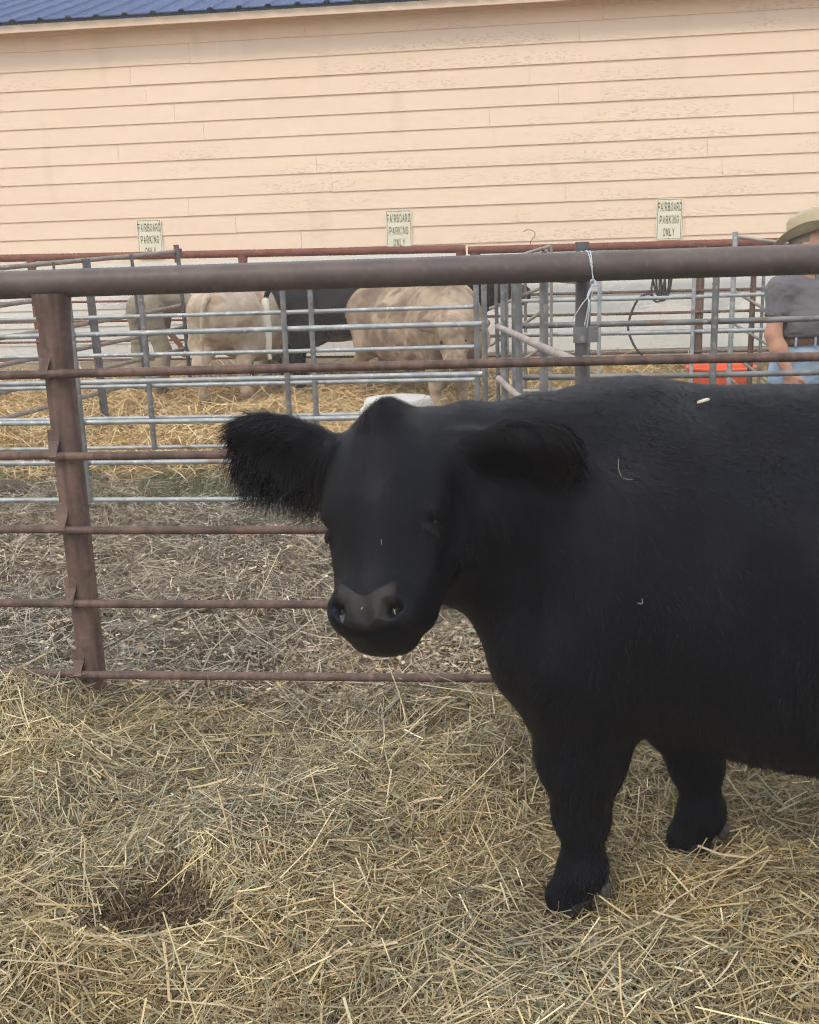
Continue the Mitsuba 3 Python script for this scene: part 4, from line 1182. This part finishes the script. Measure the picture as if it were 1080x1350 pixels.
def far_cow(name, label, x, y, theta, s, spec, mat, tail_side=0.05, tail_mat=None, h=0.018, tail_len=0.9, switch=None, tail_dx=0.0):
    z = float(G(x - 0.7 * math.cos(theta), y - 0.7 * math.sin(theta))) - 0.02
    M = frame(x, y, theta, z, s)
    key = thing(name, label, 'cow', None)
    if 'head_world' in spec:
        inv = np.linalg.inv(M)
        for nme, p in spec['head_world'].items():
            spec[nme] = (inv @ A([*p, 0.0 if nme == 'face' else 1.0]))[:3]
    b, H = cow_body(spec)
    m = b.mesh(h)
    m.vertices = m.vertices + m.vertex_normals * (0.02 * (meshkit.fbm(m.vertices * 5, 3, 3) - 0.5))[:, None]
    put(key + '__hide', place(m, M), mat, True)
    t, p = tail_mesh(tail_len, tail_side, 0.03)
    sh_ = A([tail_dx, -tail_dx * 2.2, 0])
    t.apply_translation(sh_)
    p = p + sh_
    put(key + '__tail', place(t, M), tail_mat or mat, True)
    if switch:
        q = p[len(p) * 2 // 5:]
        tt_ = np.linspace(0, 1, len(q))
        put(key + '__tail__switch', place(tube(q, 0.02 + 0.035 * np.sin(np.clip(tt_ * 1.15, 0, 1) * np.pi)**0.7, 12), M), switch, True)
    for qx in (-1, 1):
        part(key, 'eye', place(trimesh.creation.icosphere(2, 0.026).apply_translation(H(qx * 0.099, 0.220, -0.070)), M), 'm_eye', True)
    for f in [(a, b_) for a, b_, _ in spec['fore']] + spec['hind']:
        part(key, 'hoof', place(hoof_mesh(f[0] - 0.012, f[1]), M), 'm_hoof', 40)
    return key, M, H


EARS = [((-0.1, -0.85, -0.15), (0.9, -0.1, -0.3)), ((-0.1, 0.85, -0.15), (0.9, 0.1, -0.3))]
ST = dict(fore=[(0.1, 0.15, 0.14), (0.02, -0.15, 0.08)], hind=[(-1.5, 0.18), (-1.42, -0.18)], poll=(0.62, 0.0, 1.22), muzzle=(0.95, 0.0, 0.98), face=(0.6, 0, 0.6), ears=EARS)
far_cow('cream_cow', 'cream cow seen from behind, standing beside the bent over person', -2.83, 11.85, math.radians(81), 1.02,
        {**ST, 'poll': (0.6, 0.1, 1.0), 'muzzle': (0.85, 0.2, 0.68), 'wide': 1.08, 'hind': [(-1.52, 0.17), (-1.30, -0.2)]}, 'm_cream', 0.08, tail_len=0.95)
far_cow('black_cow', 'black cow with a white tail switch standing behind the cream cattle', -0.95, 11.30, math.radians(-3), 1.11,
        {**ST, 'wide': 0.9, 'belly': -0.17, 'hind': [(-1.34, 0.14), (-1.32, -0.14)], 'fore': [(0.1, 0.15, 0.14), (0.05, -0.15, 0.1)]}, 'm_far_black', -0.16, switch='m_white_hair', tail_len=0.7, tail_dx=0.22)
bsdf('m_white_hair', base_color=(0.62, 0.6, 0.5), roughness=0.85)
far_cow('tan_cow', 'tan cow mostly hidden behind the black cow, its belly showing below', -2.72, 12.08, math.radians(180), 1.0,
        {**ST, 'wide': 0.9, 'belly': -0.12}, 'm_tan', 0.0)
key, M, H = far_cow('tan_cow', 'tan cow facing the camera with lowered head beside the panel ends', -0.70, 9.98, math.radians(-54), 1.0,
        {**ST, 'wide': 1.05, 'belly': 0.02, 'ears': [((-0.588, -0.809, 0.22), (0.809, -0.588, -0.3)), ((0.588, 0.809, 0.15), (0.809, -0.588, -0.3))], 'hsize': 0.95, 'ear': 1.2,
         'head_world': {'poll': (-0.585, 9.20, 1.10), 'muzzle': (-0.555, 9.00, 0.70), 'face': (0.03, -0.9, 0.1)},
         'fore': [(0.02, 0.17, 0.12), (0.08, -0.17, 0.12)], 'hind': [(-1.5, 0.18), (-1.36, -0.2)]}, 'm_tan', 0.0)
nzm = trimesh.creation.icosphere(3, 1.0)
nzm.apply_transform(np.diag([0.05, 0.032, 0.03, 1]))
nzm.vertices = nzm.vertices @ H.M + H(0, 0.42, -0.022)
put(key + '__nose', place(nzm, M), 'm_pink_nose', True)


# ------------------------------------------------------------------ people
def rot_to(f):
    """Rows: right, forward, up for a forward direction."""
    f = nrm(A(f, float))
    r = nrm(np.cross(f, A([0, 0, 1.0])))
    return np.stack([r, f, np.cross(r, f)])


def add_hand(B, wrist, d, palm, thumb_side, k=1.0, curl=0.5):
    """Palm, four fingers and a thumb. d: along the hand; palm: the way the palm faces; thumb_side: towards the thumb."""
    d, palm = nrm(A(d, float)), A(palm, float)
    palm = nrm(palm - d * (palm @ d))
    s = nrm(A(thumb_side, float))
    s = nrm(s - d * (s @ d) - palm * (s @ palm))
    w = A(wrist, float)
    B.ell(w + d * 0.048 * k, A([0.042, 0.052, 0.019]) * k, 0.02, np.stack([s, d, palm]))
    for off, ln in ((0.031, 0.068), (0.010, 0.078), (-0.011, 0.073), (-0.031, 0.058)):
        p = w + d * 0.088 * k + s * off * k
        c = curl
        for seg, fr in enumerate((0.45, 0.32, 0.23)):
            a = c * (seg + 0.7) * 0.75
            q = p + (d * math.cos(a) + palm * math.sin(a)) * ln * fr * k
            B.cone(p, q, (0.0098 - 0.0008 * seg) * k, (0.0092 - 0.0008 * seg) * k, 0.006)
            p = q
    p = w + d * 0.03 * k + s * 0.032 * k
    for dd, ln, r in ((d * 0.6 + s * 0.6 + palm * 0.35, 0.04, 0.0135), (d * 0.9 + s * 0.15 + palm * 0.4, 0.032, 0.011), (d * 0.95 + palm * 0.5, 0.024, 0.0098)):
        q = p + nrm(dd) * ln * k
        B.cone(p, q, r * k, r * 0.88 * k, 0.008)
        p = q


def add_head(B, c, f, k=1.0):
    """Head with brow, nose, lips, chin, ears and neck start; c is the middle of the skull, f where it looks."""
    M = rot_to(f)
    P = lambda r, fo, u: A(c) + (M[0] * r + M[1] * fo + M[2] * u) * k
    e = lambda p, r, kk=0.02, op=1: B.ell(P(*p), A(r) * k, kk, M, op)
    e((0, -0.012, 0.03), (0.076, 0.096, 0.092), 0.03)
    e((0, 0.022, -0.045), (0.062, 0.068, 0.075), 0.04)
    e((0, 0.052, -0.09), (0.036, 0.032, 0.028), 0.03)
    B.cone(P(-0.035, 0.078, 0.026), P(0.035, 0.078, 0.026), 0.014 * k, 0.014 * k, 0.02)
    B.cone(P(0, 0.088, 0.015), P(0, 0.110, -0.026), 0.010 * k, 0.0135 * k, 0.012)
    for q in (-1, 1):
        e((q * 0.013, 0.098, -0.03), (0.010, 0.010, 0.008), 0.008)
        e((q * 0.032, 0.088, 0.006), (0.019, 0.016, 0.013), 0.014, -1)
        e((q * 0.032, 0.075, 0.006), (0.014, 0.014, 0.012), 0.006)
        e((q * 0.04, 0.062, -0.03), (0.024, 0.024, 0.024), 0.02)
        e((q * 0.079, -0.008, -0.005), (0.010, 0.024, 0.034), 0.010)
        e((q * 0.085, -0.002, -0.004), (0.008, 0.012, 0.02), 0.006, -1)
    e((0, 0.088, -0.058), (0.024, 0.012, 0.008), 0.008)
    e((0, 0.085, -0.072), (0.022, 0.012, 0.009), 0.008)
    B.cone(P(-0.02, 0.1, -0.065), P(0.02, 0.1, -0.065), 0.0025 * k, 0.0025 * k, 0.004, op=-1)
    return P


bsdf('m_skin', base_color=mikit.proc(lambda p, n, uv: mix((0.40, 0.215, 0.15), (0.47, 0.27, 0.19), fbm(p.x * 22, p.y * 22, p.z * 22, 3))), roughness=0.5, specular=0.35)
bsdf('m_hair_dark', base_color=(0.2, 0.15, 0.12), roughness=0.8)
bsdf('m_shirt', base_color=mikit.proc(lambda p, n, uv: mix((0.115, 0.11, 0.125), (0.15, 0.143, 0.16), fbm(p.x * 9, p.y * 9, p.z * 9, 3))), roughness=0.85, sheen=0.3)
bumped('m_shirt', None, lambda p, n, uv: fbm(p.x * 16 + 4 * p.z, p.y * 16, p.z * 26, 3), 0.014, 3e-3)


def denim(p, n, uv):
    f = fbm(p.x * 7, p.y * 7, p.z * 5, 3)
    w = noise(p.x * 240, p.y * 240, p.z * 60)
    c = mix((0.17, 0.27, 0.45), (0.36, 0.49, 0.66), smoothstep(0.3, 0.72, f))
    return mix(c, (0.42, 0.52, 0.64), 0.25 * w)


bsdf('m_denim', base_color=mikit.proc(denim), roughness=0.85)
bumped('m_denim', None, lambda p, n, uv: fbm(p.x * 13, p.y * 13, p.z * 20, 3), 0.016, 3e-3)
bsdf('m_khaki', base_color=mikit.proc(lambda p, n, uv: mix((0.19, 0.17, 0.125), (0.28, 0.25, 0.19), fbm(p.x * 6, p.y * 6, p.z * 5, 3))), roughness=0.9)
bumped('m_khaki', None, lambda p, n, uv: fbm(p.x * 9, p.y * 9, p.z * 16, 3), 0.02, 3e-3)
bsdf('m_belt', base_color=(0.10, 0.05, 0.03), roughness=0.5)
bsdf('m_boot', base_color=mikit.proc(lambda p, n, uv: mix((0.05, 0.042, 0.035), (0.12, 0.10, 0.08), fbm(p.x * 14, p.y * 14, p.z * 14, 3))), roughness=0.7)
bsdf('m_hat', base_color=mikit.proc(lambda p, n, uv: mix((0.36, 0.305, 0.20), (0.47, 0.405, 0.28), 0.5 * fbm(p.x * 9, p.y * 9, p.z * 9, 3) + 0.5 * noise(p.x * 160, p.y * 160, p.z * 160))), roughness=0.85)
bsdf('m_hat_band', base_color=(0.15, 0.13, 0.09), roughness=0.8)
bsdf('m_buckle', base_color=(0.6, 0.6, 0.6), roughness=0.25, metallic=0.9)


def boot(at, f, k=1.0, shaft=0.26):
    B = Body()
    M = rot_to(f)
    P = lambda r, fo, u: A(at) + (M[0] * r + M[1] * fo + M[2] * u) * k
    B.cone(P(0, -0.02, 0.09), P(0, -0.03, shaft), 0.056 * k, 0.062 * k, 0.03)
    B.cone(P(0, -0.035, 0.05), P(0, 0.12, 0.045), 0.048 * k, 0.044 * k, 0.03)
    B.ell(P(0, 0.15, 0.042), A([0.046, 0.07, 0.04]) * k, 0.03, M)
    B.ell(P(0, -0.04, 0.02), A([0.038, 0.04, 0.03]) * k, 0.01, M)
    B.ell(P(0, 0.06, -0.07), A([0.2, 0.3, 0.068]) * k, 0.01, M, -1)
    return B.mesh(0.009)


# the man in the straw hat, turned to the right, his right arm hanging nearest the camera
man = thing('person', 'man in a straw cowboy hat, grey T-shirt and blue jeans at the right edge', 'person')
mx, my = 1.672, 6.36
mz = float(G(mx, my)) - 0.005
fB, fH = nrm([0.66, -0.75, 0]), nrm([0.90, -0.42, -0.08])
rB = nrm(np.cross(fB, [0, 0, 1.0]))
M_ = np.stack([rB, fB, A([0, 0, 1.0])])
pel = A([mx, my, mz + 0.97])
L3 = lambda r, f, u: A([mx, my, mz]) + rB * r + fB * f + A([0, 0, u])
sk = Body()
hc = L3(0, 0.015, 1.60)
add_head(sk, hc, fH, 1.02)
sk.cone(L3(0, -0.03, 1.40), hc - A([0, 0, 0.07]), 0.066, 0.058, 0.03)
sk.ell(L3(0, -0.02, 1.37), (0.16, 0.08, 0.06), 0.05, M_)
for q in (1, -1):
    sh, el, wr = L3(q * 0.205, -0.02, 1.375), L3(q * 0.255, -0.015, 1.115), L3(q * 0.25, 0.10, 0.89)
    sk.cone(L3(q * 0.1, -0.02, 1.36), sh, 0.06, 0.055, 0.03)
    sk.cone(sh, el, 0.054, 0.044, 0.03)
    sk.cone(el, 0.65 * el + 0.35 * wr, 0.044, 0.046, 0.03)
    sk.cone(0.65 * el + 0.35 * wr, wr, 0.046, 0.029, 0.03)
    add_hand(sk, wr, nrm(wr - el) + A([0, 0, -0.35]) - rB * q * 0.15, -rB * q * 1.0 - fB * 0.35, fB, 1.0, 0.75)
m = sk.mesh(0.0075)
put(man + '__body', m, 'm_skin', True)
hair = Body()
Mh = rot_to(fH)
hair.ell(hc + Mh[1] * -0.022 + Mh[2] * 0.028, (0.083, 0.094, 0.095), 0.02, Mh)
hair.ell(hc + Mh[1] * 0.085 + Mh[2] * -0.02, (0.12, 0.085, 0.16), 0.02, Mh, -1)
hair.ell(hc + Mh[2] * -0.085, (0.2, 0.2, 0.10), 0.02, Mh, -1)
hair.ell(hc + Mh[0] * 0.086 + Mh[1] * -0.004 + Mh[2] * -0.01, (0.03, 0.032, 0.04), 0.01, Mh, -1)
hair.ell(hc - Mh[0] * 0.086 + Mh[1] * -0.004 + Mh[2] * -0.01, (0.03, 0.032, 0.04), 0.01, Mh, -1)
put(man + '__hair', hair.mesh(0.008), 'm_hair_dark', True)
st = Body()
st.ell(L3(0, 0.0, 1.25), (0.205, 0.125, 0.175), 0.06, M_)
st.ell(L3(0, 0.035, 1.175), (0.19, 0.15, 0.11), 0.06, M_)
st.ell(L3(0, 0.018, 1.115), (0.182, 0.14, 0.05), 0.04, M_)
st.cone(L3(-0.12, -0.02, 1.37), L3(0.12, -0.02, 1.37), 0.072, 0.072, 0.06)
st.cone(L3(0, -0.025, 1.40), L3(0, -0.02, 1.43), 0.078, 0.072, 0.03)
st.cone(L3(0, -0.015, 1.40), L3(0, 0.0, 1.52), 0.064, 0.064, 0.012, op=-1)
for q in (1, -1):
    sh, el = L3(q * 0.205, -0.02, 1.372), L3(q * 0.255, -0.015, 1.115)
    st.cone(L3(q * 0.12, -0.02, 1.37), sh, 0.075, 0.074, 0.05)
    st.cone(sh, sh + (el - sh) * 0.62, 0.072, 0.068, 0.04)
    c = sh + (el - sh) * 0.95
    st.cone(sh + (el - sh) * 0.72, sh + (el - sh) * 1.0, 0.068, 0.058, 0.008, op=-1)
m = st.mesh(0.009)
m.vertices = m.vertices + m.vertex_normals * (0.012 * (meshkit.fbm(m.vertices * A([9, 9, 13]), 3, 5) - 0.5))[:, None]
put(man + '__shirt', m, 'm_shirt', True)
je = Body()
je.ell(L3(0, 0.005, 1.005), (0.180, 0.138, 0.12), 0.05, M_)
je.ell(L3(0, -0.03, 0.90), (0.180, 0.14, 0.13), 0.06, M_)
for q in (1, -1):
    hip, kn, an = L3(q * 0.095, -0.01, 0.84), L3(q * 0.125, 0.02, 0.50), L3(q * 0.135, -0.01, 0.09)
    je.cone(hip, kn, 0.102, 0.076, 0.06)
    je.cone(kn, an, 0.074, 0.068, 0.04)
je.ell(L3(0, 0, 1.165), (0.3, 0.25, 0.08), 0.006, M_, -1)
m = je.mesh(0.009)
m.vertices = m.vertices + m.vertex_normals * (0.014 * (meshkit.fbm(m.vertices * A([8, 8, 14]), 3, 6) - 0.5))[:, None]
jk = put(man + '__jeans', m, 'm_denim', True)


def ring_band(z, a, b, f0, h, th, ang0=0, ang1=2 * np.pi, n=48):
    t = np.linspace(ang0, ang1, n)
    closed = abs(ang1 - ang0 - 2 * np.pi) < 1e-6
    v, f = [], []
    for q in t:
        for dr_, dz in ((0, -h / 2), (th, -h / 2), (th, h / 2), (0, h / 2)):
            v.append(L3((a + dr_) * math.cos(q), f0 + (b + dr_) * math.sin(q), z + dz))
    for j in range(n - 1):
        for q in range(4):
            f += [[4 * j + q, 4 * j + 4 + (q + 1) % 4, 4 * j + (q + 1) % 4], [4 * j + q, 4 * j + 4 + q, 4 * j + 4 + (q + 1) % 4]]
    return trimesh.Trimesh(v, f, process=False)


part(man, 'belt', ring_band(1.072, 0.183, 0.141, 0.008, 0.034, 0.006), 'm_belt', 40)
part(man, 'buckle', box((-0.024, -0.004, -0.019), (0.024, 0.004, 0.019)).apply_transform(np.vstack([np.column_stack([M_.T, L3(0.0, 0.159, 1.072)]), [0, 0, 0, 1]])), 'm_buckle')
for q in (-0.9, -0.35, 0.3, 0.85):
    part(jk, 'belt_loop', box((-0.006, -0.004, -0.026), (0.006, 0.004, 0.026)).apply_transform(np.vstack([np.column_stack([np.stack([nrm(rB * math.cos(q * 1.2 + 1.57) + fB * math.sin(q * 1.2 + 1.57)), nrm(-rB * math.sin(q * 1.2 + 1.57) + fB * math.cos(q * 1.2 + 1.57)), A([0, 0, 1.0])]).T[:, [1, 0, 2]], L3(0.189 * math.cos(q * 1.2 + 1.57), 0.008 + 0.149 * math.sin(q * 1.2 + 1.57), 1.072)]), [0, 0, 0, 1]])), 'm_denim')
for q in (1, -1):
    part(man, 'boot', boot(L3(q * 0.137, 0.0, 0.0), fB + rB * q * 0.15), 'm_boot', True)
for q in (1, -1):
    part(man, 'eye', trimesh.creation.icosphere(2, 0.0115).apply_translation(hc + Mh[0] * q * 0.0326 + Mh[1] * 0.081 + Mh[2] * 0.006), 'm_eye', True)


def hat(c, M, k=1.0):
    """Western hat: creased crown and a brim rolled up at the sides."""
    nth, v, f = 56, [], []
    rings = [(0.198, 0.0), (0.19, 0.003), (0.155, 0.0), (0.118, -0.004), (0.107, 0.004), (0.103, 0.028), (0.097, 0.066), (0.089, 0.102), (0.07, 0.117), (0.04, 0.113), (0.0, 0.105)]
    th = np.linspace(0, 2 * np.pi, nth, endpoint=False)
    for j, (r, z) in enumerate(rings):
        a = r * (0.86 if r < 0.12 else 0.86 + 0.03 * sstep(0.12, 0.2, r))
        b = r * 1.04
        x, y = a * np.sin(th), b * np.cos(th)
        zz = z + 0 * th
        if r > 0.11:
            e = sstep(0.11, 0.215, r)
            zz = zz + e * (0.055 * np.abs(np.sin(th))**2.2 - 0.02 * np.cos(th)**2)
            x = x * (1 - 0.14 * e * np.abs(np.sin(th))**2)
        if z > 0.06:
            zz = zz + (0.012 * np.cos(th)) * (r / 0.09) - 0.03 * np.exp(-(x / 0.02)**2) * (y > -0.06) * sstep(0.097, 0.115, z)
            x = x * (1 - 0.16 * sstep(0.02, 0.08, y) * sstep(0.05, 0.1, z))
        v.append(np.stack([x, y, zz], 1))
    v = np.vstack(v)
    i = np.arange(nth)
    for j in range(len(rings) - 1):
        a, b = j * nth, (j + 1) * nth
        f += [np.stack([a + i, a + (i + 1) % nth, b + (i + 1) % nth], 1), np.stack([a + i, b + (i + 1) % nth, b + i], 1)]
    f = np.vstack(f)
    m = trimesh.Trimesh(v, f, process=False)
    nn = m.vertex_normals
    vi = v - nn * 0.004
    rim = np.vstack([np.stack([i, len(v) + i, len(v) + (i + 1) % nth], 1), np.stack([i, len(v) + (i + 1) % nth, (i + 1) % nth], 1)])
    m = trimesh.Trimesh(np.vstack([v, vi]), np.vstack([f, f[:, ::-1] + len(v), rim]), process=False)
    m.vertices = m.vertices * k @ M + c
    band = tube(np.stack([0.101 * 0.87 * np.sin(th), 0.101 * 1.05 * np.cos(th), 0 * th + 0.012], 1), 0.006, 8, closed=True)
    band.vertices = band.vertices * k @ M + c
    holes = []
    for sx in (-1, 1):
        for o in (-0.02, 0, 0.02):
            h = trimesh.creation.icosphere(1, 0.004)
            h.apply_translation([sx * 0.0815, o, 0.066])
            h.vertices = h.vertices * k @ M + c
            holes.append(h)
    return m, band, holes


HM = rot_to(nrm(A([0.92, -0.38, 0.33])))
hm, hb, hh = hat(hc + A([0, 0, 0.082]) - Mh[1] * 0.008, HM, 1.03)
hk = part(man, 'hat', hm, 'm_hat', 50)
part(hk, 'band', hb, 'm_hat_band', True)
for h in hh:
    part(hk, 'eyelet', h, 'm_boot', True)

# the person bent over behind the cream cow
ben = thing('person', 'person in khaki work clothes bending over, seen from behind, left of the cream cow', 'person')
bx_, by_ = -4.14, 11.35
bz = float(G(bx_, by_)) - 0.01
f2 = nrm([0.45, 0.9, 0])
r2 = nrm(np.cross(f2, [0, 0, 1.0]))
L4 = lambda r, f, u: A([bx_, by_, bz]) + r2 * r + f2 * f + A([0, 0, u])
M2 = np.stack([r2, f2, A([0, 0, 1.0])])
pa = Body()
pa.ell(L4(0, -0.04, 1.00), (0.195, 0.165, 0.15), 0.06, M2)
pa.ell(L4(-0.09, -0.1, 0.97), (0.1, 0.1, 0.13), 0.05, M2)
pa.ell(L4(0.09, -0.1, 0.97), (0.1, 0.1, 0.13), 0.05, M2)
pa.cone(L4(0, -0.03, 1.03), L4(0, 0.12, 1.10), 0.16, 0.16, 0.06, r2, 1.15)
for q, sp in ((1, 0.17), (-1, 0.15)):
    pa.cone(L4(q * 0.1, -0.05, 0.92), L4(q * sp, 0.02 if q > 0 else -0.03, 0.52), 0.115, 0.09, 0.06)
    pa.cone(L4(q * sp, 0.02 if q > 0 else -0.03, 0.52), L4(q * sp * 1.1, -0.06, 0.2), 0.088, 0.08, 0.05)
    for z in (0.3, 0.24, 0.19):
        pa.ell(L4(q * sp * 1.08, -0.05, z), (0.088, 0.09, 0.03), 0.02, M2)
m = pa.mesh(0.012)
m.vertices = m.vertices + m.vertex_normals * (0.022 * (meshkit.fbm(m.vertices * A([7, 7, 11]), 3, 7) - 0.5))[:, None]
pk = put(ben + '__trousers', m, 'm_khaki', True)
part(pk, 'pocket', cat(box((-0.055, -0.004, -0.07), (0.055, 0.004, 0.06)).apply_transform(np.vstack([np.column_stack([np.stack([r2, nrm(f2 * 0.95 - A([0, 0, 0.2])), nrm(A([0, 0, 1.0]) + 0.2 * f2)]).T, L4(0.095, -0.203, 0.99)]), [0, 0, 0, 1]]))), 'm_khaki')
sk2 = Body()
hd = L4(0.22, 0.62, 0.92)
add_head(sk2, hd, nrm(f2 * 0.5 + A([0, 0, -0.85])), 1.0)
sk2.cone(L4(0.1, 0.5, 1.04), hd, 0.06, 0.06, 0.03)
for q in (1, -1):
    sh, el, wr = L4(q * 0.2 + 0.06, 0.44, 1.02), L4(q * 0.26 + 0.08, 0.42, 0.76), L4(q * 0.16 + 0.12, 0.5, 0.55)
    sk2.cone(sh, el, 0.05, 0.042, 0.03)
    sk2.cone(el, wr, 0.044, 0.03, 0.03)
    add_hand(sk2, wr, A([0, 0, -1.0]) + f2 * 0.2, -r2 * q, f2, 1.0, 0.6)
put(ben + '__body', sk2.mesh(0.009), 'm_skin', True)
sh2 = Body()
sh2.cone(L4(0, 0.05, 1.10), L4(0.06, 0.42, 1.06), 0.155, 0.15, 0.06, r2, 1.25)
for q in (1, -1):
    sh, el = L4(q * 0.2 + 0.06, 0.44, 1.02), L4(q * 0.26 + 0.08, 0.42, 0.76)
    sh2.cone(L4(q * 0.12 + 0.05, 0.42, 1.05), sh, 0.08, 0.075, 0.05)
    sh2.cone(sh, el, 0.072, 0.06, 0.04)
put(ben + '__shirt', sh2.mesh(0.011), 'm_khaki', True)
cap2 = Body()
cM = rot_to(nrm(f2 * 0.5 + A([0, 0, -0.85])))
cap2.ell(hd - cM[1] * 0.02 + cM[2] * 0.045, (0.088, 0.105, 0.085), 0.02, cM)
cap2.ell(hd + cM[1] * 0.09 + cM[2] * 0.03, (0.07, 0.09, 0.012), 0.03, cM)
put(ben + '__cap', cap2.mesh(0.009), 'm_boot', True)
for q, sp in ((1, 0.187), (-1, 0.165)):
    part(ben, 'boot', boot(L4(q * sp, -0.05, 0.0), f2 + r2 * q * 0.2, 1.05, 0.28), 'm_boot', True)

# ------------------------------------------------------------------ the dusty air
scene['dust'] = {'type': 'homogeneous', 'albedo': {'type': 'rgb', 'value': [0.95, 0.95, 0.95]}, 'sigma_t': 0.0052}
scene['haze'] = {'type': 'cube', 'to_world': T().translate([5, 110, 3.6]).scale([330, 260, 4.8]), 'bsdf': {'type': 'null'}, 'interior': {'type': 'ref', 'id': 'dust'}}
labels['haze'] = {'label': 'thin dusty haze over the pens and the building', 'category': 'haze', 'kind': 'stuff'}
scene['camera']['medium'] = {'type': 'ref', 'id': 'dust'}
